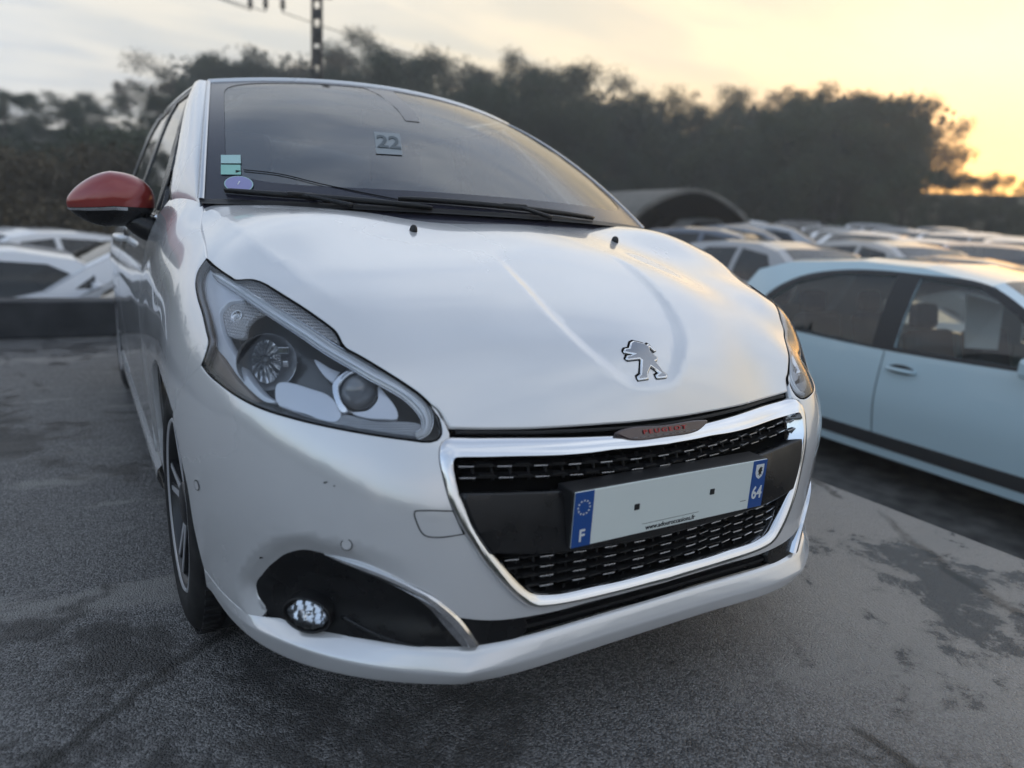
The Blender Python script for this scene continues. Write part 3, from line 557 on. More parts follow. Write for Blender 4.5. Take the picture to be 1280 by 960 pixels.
def piece(P, d0, d1):
    """elevation of a lip line as a smooth function of azimuth, with one allowed kink at the bumper corner"""
    a, e = az_interp(P); i0 = a <= KINK+.02; i1 = a >= KINK-.02
    p0 = np.polyfit(a[i0]**2, e[i0], 1); p1 = np.polyfit(a[i1], e[i1], d1); am = a.max()
    def f(x):
        x = np.minimum(x, am); w = smooth(x, KINK-.008, KINK+.008)
        return np.polyval(p0, x*x)*(1-w)+np.polyval(p1, x)*w
    return f
f_t, f_c, f_b = piece(lt, 2, 3), piece(lipc, 2, 3), piece(lipb, 2, 4)
def az_dir(a, e, s=1): return C0+np.c_[s*np.sin(a)*np.cos(e), -np.cos(a)*np.cos(e), np.sin(e)]
def bumper_disp(P2, u, P):
    a = az_of(P); e = el_of(P); et = e_top(a)
    # chamfer that leads into the fog pocket
    q = np.minimum(dist_poly(P2, fog2[1], True), dist_poly(P2, fog2[-1], True))*SC
    w = smooth(np.abs(P[:, 0]), .50, .69)*(1-smooth(a, AZF+.10, AZM-.02)*(1-smooth(e-et, 0, .05)))
    d = -.019*np.clip(1-q/.034, 0, 1)**1.3*w
    # shoulder line that runs from under the lamp to the chrome frame
    qb = np.minimum(dist_poly(P2, sh2[1], False), dist_poly(P2, sh2[-1], False))*SC
    return d+.0035*np.exp(-(qb/.04)**2)
SPLIT = np.array([(.752, .257, .270), (.775, .30, .272), (.800, .36, .285), (.826, .436, .310)])
a_s, e_s = az_interp(SPLIT); AZF = a_s[0]; AZM = a_s[-1]
def e_top(a):
    es = np.interp(a, a_s, e_s); w = smooth(a, AZF-.03, AZF+.03); return f_t(np.minimum(a, AZF+.02))*(1-w)+es*w
fog2 = {s: L2(sgn(fogL, s), .008, True, (17, 20)) for s in (1, -1)}
SHOULDER = np.array([(.775, .311, .663), (.714, .222, .638), (.652, .151, .604), (.586, .098, .563), (.512, .063, .528)])
sh2 = {s: L2(sgn(SHOULDER, s), .02) for s in (1, -1)}
chO = cv('chO').copy(); chO[0, 0] = 0; chO[-1, 0] = 0
archf = np.array([(.861, .533, .603), (.858, .509, .573), (.853, .487, .525), (.848, .465, .479), (.840, .455, .397), (.830, .440, .325)])
azs = np.linspace(AZM, AZF+.012, 16)
halfb = np.vstack([
    np.array([[0, .002, .307]]), cv('lowup')[::-1][1:-3],       # under the chrome band, centre to the fog pocket
    fogL[:18][::-1], fogL[29:][::-1],                            # round the pocket
    az_dir(azs[::-1], e_top(azs[::-1])),                         # along the lip to the wheel arch
    archf[::-1], cv('seam')[::-1][1:],
    cv('lampbot')[1:], np.array([(.468, .118, .668)]),
    chO[6:-1], np.array([[0, .002, .314]])])
n0 = 1+len(cv('lowup'))-4; i_f = n0; i_arch = n0+18+2+16-1; i_lc = i_arch+6+len(cv('seam'))-1; i_tip = i_lc+len(cv('lampbot'))-1
fullb = np.vstack([halfb, mir(halfb[::-1])])
tot = len(fullb)
cors = [0, i_f, i_arch, i_lc, i_tip, i_tip+1, len(halfb)-1]; cors += [tot-1-c for c in cors]
loopB = L2(fullb, .010, True, cors)
mb = MB()
lift_panel(mb, lambda P: shell(P, bumper_disp), loopB, M_paint, .012, SC, inset=.0012, rim=.022, eps=.0018)
bumper = mb.build('front_bumper', car)
# lip: a structured strip along the bottom of the bumper
azl = np.concatenate([-np.linspace(0, AZM, 110)[::-1][:-1], np.linspace(0, AZM, 110)])
aa = np.abs(azl); et, ec, eb = e_top(aa), f_c(np.minimum(aa, az_of(lipc).max())), f_b(aa)
fade = 1-smooth(aa, .64, .97)
ec = (et+(eb-et)*.55)*(1-fade)+ec*fade
A = (.011+.009*np.exp(-np.abs(aa-KINK)/.07))*fade
shelf = 1-smooth(aa, AZF-.05, AZF+.01)
rows = []
def lrow(e, d):
    u = np.c_[np.sin(azl)*np.cos(e), -np.cos(azl)*np.cos(e), np.sin(e)]
    return C0+u*(shell_r(u)+d)[:, None]
tp2 = to2(C0+np.c_[np.sin(azl)*np.cos(et), -np.cos(azl)*np.cos(et), np.sin(et)]); tu = dir3(tp2)
dtop = bumper_disp(tp2, tu, C0+tu*shell_r(tu)[:, None])
dtop = np.where(aa < AZF-.02, np.minimum(dtop, -.002*shelf), dtop)
ker = np.exp(-(np.arange(-5, 6)/2.5)**2); ker /= ker.sum(); dtop = np.convolve(np.pad(dtop, 5, mode='edge'), ker, 'valid')
rows.append(lrow(et+.002*shelf, dtop-.007*shelf-.001*(1-shelf))); rows.append(lrow(et, dtop))
for k, f in ((.04, .10), (.3, .36), (.6, .66), (.85, .93), (.95, .995)): rows.append(lrow(et+(ec-et)*k, A*f+dtop*(1-k)**1.5))
for k, f in ((.06, .985), (.18, .93), (.5, .72), (.85, .48), (.96, .38)): rows.append(lrow(ec+(eb-ec)*k, A*f))
rows.append(lrow(eb-.004, A*.25-.004)); rows.append(lrow(eb-.004, A*.2-.06))
mb = MB(); mb.grid(np.array(rows), M_paint); mb.build('bumper_lip', bumper)
# parking sensors, tow eye cover, stone chips
def ring_on(P, r, mat_, mb, w=.0016, h=.0012, disp=bumper_disp):
    c2 = to2(np.array([P])); pts = []
    c3 = shell(c2, disp)[0]; n = shell_n(c2)[0]; t = np.cross(n, [0, 0, 1]); t /= np.linalg.norm(t); b = np.cross(n, t)
    th = np.linspace(0, 2*np.pi, 28, endpoint=False)
    outer = np.array([c3+n*h+(t*np.cos(a)+b*np.sin(a))*r for a in th]); inner = np.array([c3+n*h+(t*np.cos(a)+b*np.sin(a))*(r-w) for a in th])
    k = len(th); mb.add(np.vstack([outer, inner]), [(i, (i+1) % k, k+(i+1) % k, k+i) for i in range(k)], mat_)
    mb.add(np.vstack([inner+n*.0004, [c3+n*.0012]]), [(i, (i+1) % k, k) for i in range(k)], M_paint)
for s in (1, -1):
    for P in [(.644*s, .116, .4695), (.835*s, .416, .496)]:
        mb = MB(); ring_on(P, .0105, M_dark, mb); mb.build('parking_sensor', bumper)
tow2 = L2(sgn(cv('tow'), -1), .006, True, (2, 3))
gap = MB()
g_in = offset2(tow2, .0018/SC); n_ = len(tow2)
Va = shell(tow2, lambda a, b, c: bumper_disp(a, b, c)+.0006); Vb = shell(g_in, lambda a, b, c: bumper_disp(a, b, c)+.0006)
gap.add(np.vstack([Va, Vb]), [(i, (i+1) % n_, n_+(i+1) % n_, n_+i) for i in range(n_)], M_dark)
lift_panel(gap, lambda P: shell(P, lambda a, b, c: bumper_disp(a, b, c)+.0008), g_in, M_paint, .012, SC, rim=0, inset=0)
gap.build('tow_eye_cover', bumper)
ch = MB()
for (x, y, z), w, h in [((-.669, .154, .572), .006, .0014), ((-.657, .143, .568), .0022, .0012), ((-.757, .253, .404), .005, .0022), ((-.455, .012, .24), .0018, .003), ((-.50, .026, .242), .0014, .0012), ((-.47, .018, .255), .001, .002), ((-.42, .008, .25), .001, .002)]:
    q = to2(np.array([(x, y, z)])); lp = np.array([q[0]+np.array([math.cos(a)*w*random.uniform(.5, 1.1), math.sin(a)*h*random.uniform(.5, 1.2)])/SC for a in np.linspace(0, 6.28, 9)[:-1]])
    lift_panel(ch, lambda P: shell(P, lambda a, b, c: bumper_disp(a, b, c)+.0005), lp, M_dark, .004, SC, rim=0, inset=0)
ch.build('stone_chips', bumper, kind='stuff')

# --- front wings (panels between lamp, bonnet, arch and door)
GS = spline([.15, .22, .35, .5, .7, .83, .93, .98, 1.02, 1.2, 1.35, 1.43, 1.5], [.80, .828, .843, .853, .862, .846, .812, .795, .78, .712, .650, .602, .55])
def side_x(y, z): 
    y = np.asarray(y, float)
    return GS(z)*(1-.055*smooth(y, 2.9, 3.95)**1.0)+.004*np.exp(-((np.asarray(z)-.74)/.035)**2)*smooth(y, 1.3, 1.6)
DOOR_Y = 1.285
wings = {}
for s in (1, -1):
    a = np.array([(.862, .55, .618), (.864, .572, .631), (.866, .655, .653), (.864, .74, .657), (.861, .832, .652), (.86, .95, .627), (.859, 1.04, .578), (.856, 1.10, .50), (.851, 1.135, .40)])
    rear_z = np.linspace(.26, .985, 14)
    rl = np.array([(float(side_x(DOOR_Y, z)), DOOR_Y-.0, z) for z in rear_z])
    W = np.vstack([cv('lampleft')[:-1], cv('seam')[:-1], [(.861, .536, .610)], a, [(.845, 1.155, .24)], rl, [(.752, 1.28, 1.055), (.722, 1.16, 1.062), (.724, 1.05, 1.03), (.725, .985, 1.010)], cv('bonside')[1:-1]])
    i1 = len(cv('lampleft'))-1; i2 = i1+len(cv('seam'))-1; i3 = i2+1+len(a); i4 = i3+1; i5 = i4+len(rl)-1; 
    mb = MB()
    lift_panel(mb, shell, L2(sgn(W, s), .010, True, (0, i1, i2, i3-1, i3, i4, i5, i5+1, i5+2, i5+4)), M_paint, .015, SC, inset=.0024, liner=M_dark, liner_o=.007, rim=.02)
    wings[s] = mb.build('front_wing', car)
    # lip of the wheel arch
# --- grille: chrome frame, black carrier, slats with bright tips, number plate
chI = cv('chI').copy(); chI[0, 0] = 0; chI[-1, 0] = 0
def both(P): return np.vstack([P, mir(P[1:-1][::-1])])
def dense(P, step): return catmull(to2(P), step/SC, False)
kf = 220
def resamp(P2, n):
    d = np.r_[0, np.cumsum(np.linalg.norm(np.diff(P2, axis=0), axis=1))]; t = np.linspace(0, d[-1], n)
    return np.c_[np.interp(t, d, P2[:, 0]), np.interp(t, d, P2[:, 1])]
# corresponding points of both outlines, interpolated by index so they stay paired
def byindex(P, per=6):
    P2 = to2(P); out = []
    n = len(P2)
    for i in range(n-1):
        p0 = P2[max(i-1, 0)]; p1 = P2[i]; p2 = P2[i+1]; p3 = P2[min(i+2, n-1)]
        for t in np.arange(per)/per:
            out.append(.5*((2*p1)+(-p0+p2)*t+(2*p0-5*p1+4*p2-p3)*t*t+(-p0+3*p1-3*p2+p3)*t**3))
    out.append(P2[-1]); return np.array(out)
o2 = byindex(chO); i2_ = byindex(chI)
flip2 = lambda q: q*[-1, 1]
o2 = np.vstack([o2, flip2(o2[1:-1][::-1])]); i2_ = np.vstack([i2_, flip2(i2_[1:-1][::-1])])
prof = [(-.02, -.016), (-.01, -.002), (.03, .0028), (.09, .0052), (.30, .0062), (.62, .0054), (.86, .0030), (.90, .0036), (.96, .0030), (1.0, -.001), (1.02, -.010), (1.04, -.034)]
rows = []
zmid = shell(o2*.5+i2_*.5)[:, 2]
for t, h in prof:
    q = o2*(1-t)+i2_*t
    lean = -.42*(shell(q)[:, 2]-zmid)*(1 if 0 <= t <= 1 else .8)      # the frame's face leans back towards the sky
    rows.append(shell(q, lambda a, b, c: h+lean))
rows = np.array(rows); rows = np.concatenate([rows, rows[:, :1]], 1)
grille = None
mb = MB(); back = L2(both(chI), .02, True)
lift_panel(mb, off(-.045), back, M_dark, .04, SC, rim=0, inset=-.01)
grille = mb.build('grille', car)
mb = MB(); mb.grid(rows, M_chrome); mb.build('chrome_frame', grille, sharp=math.radians(40))
# thin bright inner lip
# dark gap under the bonnet edge + badge strip
slot = np.vstack([[(0, .066, .646)], cv('bonlead')[::-1][1:], [(.462, .112, .652)], chO[:7][::-1]])
slot = both(np.vstack([[(0, .066, .640)], slot[1:-1], [(0, .058, .615)]]))
mb = MB(); lift_panel(mb, off(-.022), L2(slot, .02, True), M_dark, .03, SC, rim=0, inset=-.012); mb.build('bonnet_shut_gap', grille)
mb = MB()
bar = []
for x in np.linspace(-.45, .45, 41):
    ax_ = abs(x); zz = np.interp(ax_, [0, .13, .3, .45], [.632, .634, .641, .650])
    bar.append(to2(np.array([[x, np.interp(ax_, [0, .3, .45], [.064, .088, .110]), zz]]))[0])
mb.tube(shell(np.array(bar), lambda a, b, c: -.010), .004, M_grain, 6); mb.build('seal_strip', grille)
def shell_at(x, z, d=0., y0=0):
    """point of the shell (offset d along its normal) at given x, z on the front face"""
    y = np.linspace(-.12, .55, 240); q = np.c_[np.full(240, x), y, np.full(240, z)]; v = q-C0; rr = np.linalg.norm(v, axis=1)
    h = rr-shell_r(v/rr[:, None]); k = np.where((h[:-1] > 0) & (h[1:] <= 0))[0]
    if not len(k): return None
    k = k[0]; f = h[k]/(h[k]-h[k+1]); p = q[k]*(1-f)+q[k+1]*f
    n = shell_n(to2(p[None]))[0]
    return p+n*d, n
inner_poly = L2(both(chI), .01, True)
def inside(x, z, marg=.008):
    r = shell_at(x, z)
    if r is None: return False
    q = to2(r[0][None]); return bool(pip(q, inner_poly)[0]) and dist_poly(q, inner_poly)[0]*SC > marg
def rise(x): return .020*(abs(x)/.42)**1.7     # rows climb towards the lamps
def slat_row(z0, kind):
    xs = np.linspace(-.44, .44, 89); pts = []
    for x in xs:
        z = z0+rise(x)
        if inside(x, z, .003): pts.append(shell_at(x, z, -.017)[0])
    if len(pts) < 5: return
    pts = np.array(pts); mb = MB()
    w = np.array([0, .012, 0]); t = .0022
    up = pts+[0, 0, t]; dn = pts-[0, 0, t]
    mb.grid(np.array([up+[0, .022, 0], up, dn, dn+[0, .022, 0]]), M_grain, smooth=False)
    mb.build('grille_slat', grille)
    per = .0735
    for k in range(-6, 7):
        for alt in (0, 1):
            x = (k+.5*alt)*per+.002
            z = z0+rise(x)+(.004 if alt else 0)
            if not (inside(x-.012, z, .006) and inside(x+.012, z, .006)): continue
            a = shell_at(x-.0145, z0+rise(x-.0145)+(.004 if alt else 0), -.0135)[0]; b = shell_at(x+.0145, z0+rise(x+.0145)+(.004 if alt else 0), -.0135)[0]
            c = (a+b)/2; e = b-a; L_ = np.linalg.norm(e); ex = Vector(e/L_)
            ez = Vector((0, 0, 1)); ey = ez.cross(ex).normalized(); ez = ex.cross(ey)
            R = Matrix((ex, ey, ez)).transposed()
            # alternate tips lean aside; their lit look is painted, satin at right, black elsewhere
            if alt: R = R @ Matrix.Rotation(math.radians(7), 3, 'Z') @ Matrix.Rotation(math.radians(8), 3, 'X')
            mb = MB(); mb.box(c, (L_, .010, .0030), M_satin if (not alt or x > .10) else M_grain, R, .0006); mb.build('grille_tip', grille)
for z0 in (.577, .5575): slat_row(z0, 0)
for z0 in (.4095, .3905, .372, .3535): slat_row(z0, 1)
# vertical struts between slats
mb = MB()
for x in np.arange(-.42, .421, .0367):
    for z0, z1 in ((.551, .590), (.345, .418)):
        zz = [z for z in np.linspace(z0+rise(x), z1+rise(x), 9) if inside(x, z, .004)]
        if len(zz) > 2:
            a = shell_at(x, zz[0], -.03)[0]; b = shell_at(x, zz[-1], -.03)[0]
            mb.tube([a, b], .0032, M_grain, 4)
mb.build('grille_struts', grille, kind='stuff')
# centre panel that carries the plate
cp = np.array([(0, 0, .536), (.12, 0, .537), (.254, 0, .541), (.359, 0, .548), (.452, 0, .556), (.452, 0, .545), (.44, 0, .506), (.425, 0, .478), (.404, 0, .449), (.334, 0, .438), (.245, 0, .430), (.12, 0, .425), (0, 0, .423)])
cp = np.array([shell_at(x, z)[0] for x, _, z in cp])
mb = MB()
pn = L2(both(cp), .01, True, (4, 8, 16, 20))
lift_panel(mb, off(.010), pn, M_black, .02, SC, inset=.003, rim=.06)
mb.build('centre_panel', grille)
# strip with the maker's word above the frame
M_strip0 = mat('smoked_silver_strip', (.055, .030, .030), .16, .3, .5, coat=1.0)
mb = MB()
ins_ = [(-.122, .6290), (-.112, .6330), (0, .6335), (.112, .6330), (.130, .6300), (.114, .6215), (.092, .6140), (0, .6115), (-.088, .6138), (-.104, .6195)]
insP = np.array([shell_at(x, z)[0] for x, z in ins_])
lift_panel(mb, off(.0085), L2(insP, .006, True), M_strip0, .008, SC, inset=.002, rim=.012)
badge = mb.build('name_strip', grille)
def text_mesh(body, size, ext=.0006, bold=False, spacing=1.0, shear=0):
    cu = bpy.data.curves.new('lettering', 'FONT'); cu.body = body; cu.size = size; cu.extrude = ext; cu.align_x = 'CENTER'; cu.align_y = 'CENTER'
    cu.resolution_u = 3; cu.space_character = spacing; cu.shear = shear
    if bold: cu.offset = size*.018
    o = bpy.data.objects.new('tmp', cu); COL.objects.link(o)
    dg = bpy.context.evaluated_depsgraph_get(); me = bpy.data.meshes.new_from_object(o.evaluated_get(dg))
    bpy.data.objects.remove(o); bpy.data.curves.remove(cu)
    return me
def put_text(body, size, M, mt, par, name, sx=1., **k):
    me = text_mesh(body, size, **k); me.materials.clear(); me.materials.append(mt)
    me.transform(M @ Matrix.Diagonal((sx, 1, 1, 1)))
    return link(name, me, par)
def frame_at(p, n, up=(0, 0, 1)):
    z = Vector(n).normalized(); x = Vector(up).cross(z).normalized(); y = z.cross(x)
    M = Matrix((x, y, z)).transposed().to_4x4(); M.translation = Vector(p); return M
p_, n_v = shell_at(0, .6235, .0093)
put_text('PEUGEOT', .0115, frame_at(p_, n_v), M_redprint, badge, 'lettering', 1.9, spacing=1.35, bold=True)
mb = MB()
for zz, xx in ((.6150, .080),):
    for k in range(9):
        x = -xx+k*xx*2/8.0
        p, n = shell_at(x, zz, .0095); mb.box(p, (.011, .002, .0012), M_satin)
mb.build('bright_ticks', badge, kind='stuff')
# number plate on its holder
plate = None
R = Matrix.Identity(3)
mb = MB(); mb.box((0, .022, .4955), (.527, .050, .112), M_grain, bev=.003); plate = mb.build('number_plate', car)
mb = MB(); mb.box((0, -.0045, .4955), (.520, .003, .110), M_plate, bev=.0012); face = mb.build('plate_face', plate)
for sx in (-1, 1): mb = MB(); mb.box((sx*.2385, -.00640, .4955), (.0435, .0012, .1085), M_blue); mb.build('blue_band', plate)
FP = Matrix.Rotation(math.radians(90), 4, 'X')
def at_plate(x, z, y=-.0072): M = FP.copy(); M.translation = (x, y, z); return M
put_text('F', .034, at_plate(-.2385, .462), M_white, plate, 'lettering', .9, bold=True)
put_text('64', .040, at_plate(.2385, .4745), M_white, plate, 'lettering', .82, bold=True)
put_text('www.adouroccasions.fr', .0145, at_plate(-.012, .4497, -.0064), M_blackprint, plate, 'lettering', .98)
put_text('PLAQUE', .004, at_plate(.199, .4605, -.0064), M_blackprint, plate, 'lettering') if False else None
mb = MB()
for k in range(12):
    a = k*math.pi/6; cx, cz = -.2385+.0135*math.cos(a), .519+.0135*math.sin(a)
    st = [(cx+(.0026 if i % 2 == 0 else .0011)*math.sin(i*math.pi/5), -.0071, cz+(.0026 if i % 2 == 0 else .0011)*math.cos(i*math.pi/5)) for i in range(10)]
    mb.prism(st, (0, -.0003, 0), M_white)
mb.build('star_ring', plate)
mb = MB(); mb.prism([(.226, -.0071, .541), (.251, -.0071, .541), (.251, -.0071, .522), (.2475, -.0071, .513), (.2385, -.0071, .507), (.2295, -.0071, .513), (.226, -.0071, .522)], (0, -.0004, 0), M_white)
# small dark heraldic blob inside the shield
lionp = [(.233, .516), (.236, .521), (.233, .526), (.236, .531), (.240, .536), (.243, .533), (.247, .534), (.244, .529), (.247, .526), (.243, .523), (.246, .516), (.242, .519), (.239, .513), (.238, .519)]
mb.prism([(x, -.0077, z) for x, z in lionp], (0, -.0003, 0), M_blackprint)
mb.build('crest', plate)
for x in (-.108, .098): mb = MB(); mb.box((x, -.0066, .4985), (.0125, .0024, .0125), M_blackprint, bev=.001); mb.build('screw_cap', plate)
mb = MB(); mb.box((.199, -.0062, .4615), (.017, .0006, .0010), M_blackprint); mb.build('maker_mark', plate)
mb = MB(); mb.box((-.012, -.0062, .4590), (.155, .0006, .0006), M_blackprint); mb.build('rule_line', plate)

# --- lower grille and bumper recess
lg = np.vstack([[(0, .002, .310)], cv('lowup')[3:][::-1][1:], [(.470, .022, .345), (.440, .012, .262)], cv('liptop')[1:-1], [(0, .001, .262)]])
mb = MB(); lift_panel(mb, off(-.030), L2(both(lg), .015, True), M_black, .03, SC, rim=0, inset=-.012)
low = mb.build('lower_grille', car)
mb = MB()
for z, d in ((.301, -.014), (.281, -.016)):
    pts = [shell_at(x, z+.006*(abs(x)/.36)**2, d)[0] for x in np.linspace(-.345, .345, 41)]
    pts = np.array(pts); t = .0035
    mb.grid(np.array([pts+[0, .02, t], pts+[0, 0, t], pts-[0, 0, t], pts+[0, .02, -t]]), M_grain, smooth=False)
mb.build('lower_slat', low)
for s in (1, -1):
    mb = MB()
    q = np.array([(.352, .316), (.46, .334), (.455, .31), (.432, .276), (.40, .271), (.345, .2735), (.335, .29)])
    P = np.array([shell_at(x, z)[0] for x, z in q]); lift_panel(mb, off(-.008), L2(sgn(P, s), .01, True), M_black, .015, SC, inset=.002, rim=.02); mb.build('corner_blank', low)

# --- fog light pockets
M_fogref = mat('fog_reflector', (.90, .90, .91), .16, .85, .6)
for s in (1, -1):
    mb = MB()
    pocket = fog2[s]
    cen = to2(sgn(np.array([(.60, .11, .35)]), s))[0]
    def pk(a, b, P):
        q = dist_poly(a, pocket)*SC; w = 1-smooth(np.abs(P[:, 0]), .50, .68)
        return -.021*(1-.55*w)-.014*smooth(q, 0, .05)
    lift_panel(mb, lambda P: shell(P, pk), pocket, M_black, .010, SC, rim=0, inset=-.006)
    pod = mb.build('fog_lamp_pocket', car)
    # crease across the pocket floor
    tt, tb = cv('trimtop'), cv('trimbot')
    n = 60; a = resamp(L2(sgn(tt, s), .004), n); b = resamp(L2(sgn(tb, s), .004), n)
    rr = [(0, -.012), (0, .001), (.12, .0055), (.5, .0055), (.55, .0045), (.95, .000), (1.0, -.008), (1.0, -.022)]
    tp = smooth(np.linspace(0, 1, n), 0, .22)*.8+.2
    ua = dir3(a); bd = bumper_disp(a, ua, C0+ua*shell_r(ua)[:, None])
    mb = MB(); mb.grid(np.array([shell(a*(1-t)+b*t, lambda u, v, w: np.where(h > 0, h*tp, h)+bd) for t, h in rr]), M_chrome)
    mb.build('chrome_trim', pod, sharp=math.radians(30))
    fc = sgn(np.array([(.680, .192, .318)]), s)[0]
    nn = shell_n(to2(fc[None]))[0]; fwd = Vector((nn[0]*.72, nn[1], nn[2]*.2-.02)).normalized()
    F = frame_at(fc+np.array(fwd)*.020, fwd)
    sx = 1.0
    sq = F @ Matrix.Diagonal((1.12, .86, 1, 1))
    mb = MB(); mb.lathe([(.041, -.03), (.041, .004), (.0395, .0065), (.037, .006), (.036, -.002)], M_black, sq, 40); fl = mb.build('fog_lamp', pod)
    mb = MB()
    # reflector with vertical facets
    nf_ = 9; V = []; 
    for i in range(nf_):
        x0, x1 = -.034+i*.068/nf_, -.034+(i+1)*.068/nf_
        h = lambda x: math.sqrt(max(0, .0345**2-x*x))
        tilt = .007*(-1)**i
        for t0, t1 in ((-1, -.4), (-.4, .15), (.15, .6), (.6, 1)):
            cols = []
            for x, dz in ((x0, tilt), (x1, -tilt)):
                yc = h(x)*(t0+t1)/2
                cols.append([F @ Vector((x*1.12, .86*h(x)*t, -.010+.008*(x/.034)**2+.006*(yc/.034)**2+dz*.35-.62*(h(x)*t-yc))) for t in np.linspace(t0, t1, 3)])
            mb.grid(np.array([[list(p) for p in c] for c in cols]), M_fogref, smooth=False)
    mb.build('reflector', fl)
    mb = MB(); mb.lathe([(.0365, 0), (.034, .004), (.024, .009), (.012, .0115), (.0001, .0125)], M_lens, sq, 32); mb.build('lens', fl)
    mb = MB(); mb.lathe([(.005, -.012), (.005, -.003), (.0001, -.001)], M_mirror, F, 14); mb.build('bulb_shield', fl)
    # moulded line on the pocket floor
    ln = L2(sgn(np.array([(.655, .125, .315), (.60, .08, .296), (.55, .046, .283), (.50, .026, .276)]), s), .01)
    mb = MB(); mb.tube(shell(ln, lambda a, b, c: pk(a, b, c)+.0005), [.0035*(1-i/len(ln))+.001 for i in range(len(ln))], M_black, 6); mb.build('moulded_rib', pod)

# --- emblem on the bonnet: standing lion
M_emblem = mat('brushed_emblem', (.30, .31, .33), .12, 1.0)
lp = to2(cv('lion'))
def bdisp(d): return lambda a, b, c: bonnet_disp(a, b, c)+d
mb = MB()
lift_panel(mb, lambda P: shell(P, bdisp(.0062)), lp, M_emblem, .004, SC, inset=.0022, rim=.0055, rimmat=M_chrome)
em = mb.build('lion_emblem', bonnet)
mb = MB(); lift_panel(mb, lambda P: shell(P, bdisp(.0008)), lp, M_dark, .01, SC, inset=-.0024, rim=0); mb.build('emblem_shadow', em)  # black sheet under the lion, painted as the shadow round its edge
# --- headlights
lg_, lb_, ll_ = cv('lampgap'), cv('lampbot'), cv('lampleft')
lens_loop = np.vstack([lg_[:22], lb_[::-1][1:], ll_[::-1][1:-1]])
i_tipc = 22+4; i_low = 22+len(lb_)-2
def patch(mbx, key, s, d, mt, rim=.012, sp=.012, corners=()):
    lift_panel(mbx, off(d), L2(sgn(cv(key), s), .006, True, corners), mt, sp, SC, rim=rim, inset=.0012)
M_drl = mat('light_guide', (.90, .91, .93), .12, .1, .6, coat=1.0)
M_ribbed = mat('ribbed_reflector', (.55, .53, .52), .22, .6)
def add_ribs(m, scale, strength):
    N, L, B = nodes(m); tc = N.new('ShaderNodeTexCoord'); w = N.new('ShaderNodeTexWave'); w.inputs['Scale'].default_value = scale; w.bands_direction = 'X'
    w2 = N.new('ShaderNodeTexWave'); w2.inputs['Scale'].default_value = scale*.7; w2.bands_direction = 'Z'
    ad = N.new('ShaderNodeMath'); ad.operation = 'ADD'
    L.new(tc.outputs['Object'], w.inputs[0]); L.new(tc.outputs['Object'], w2.inputs[0]); L.new(w.outputs['Fac'], ad.inputs[0]); L.new(w2.outputs['Fac'], ad.inputs[1])
    bp = N.new('ShaderNodeBump'); bp.inputs['Strength'].default_value = strength; bp.inputs['Distance'].default_value = .002
    L.new(ad.outputs[0], bp.inputs['Height']); L.new(bp.outputs[0], B.inputs['Normal'])
add_ribs(M_ribbed, 90, .55)
M_strip = mat('ribbed_clear_plastic', (.58, .59, .62), .25, .3)
add_ribs(M_strip, 120, .5)
M_proj = mat('projector_glass', (.20, .205, .212), .04, 0, .9, coat=1.0, cr=.0)
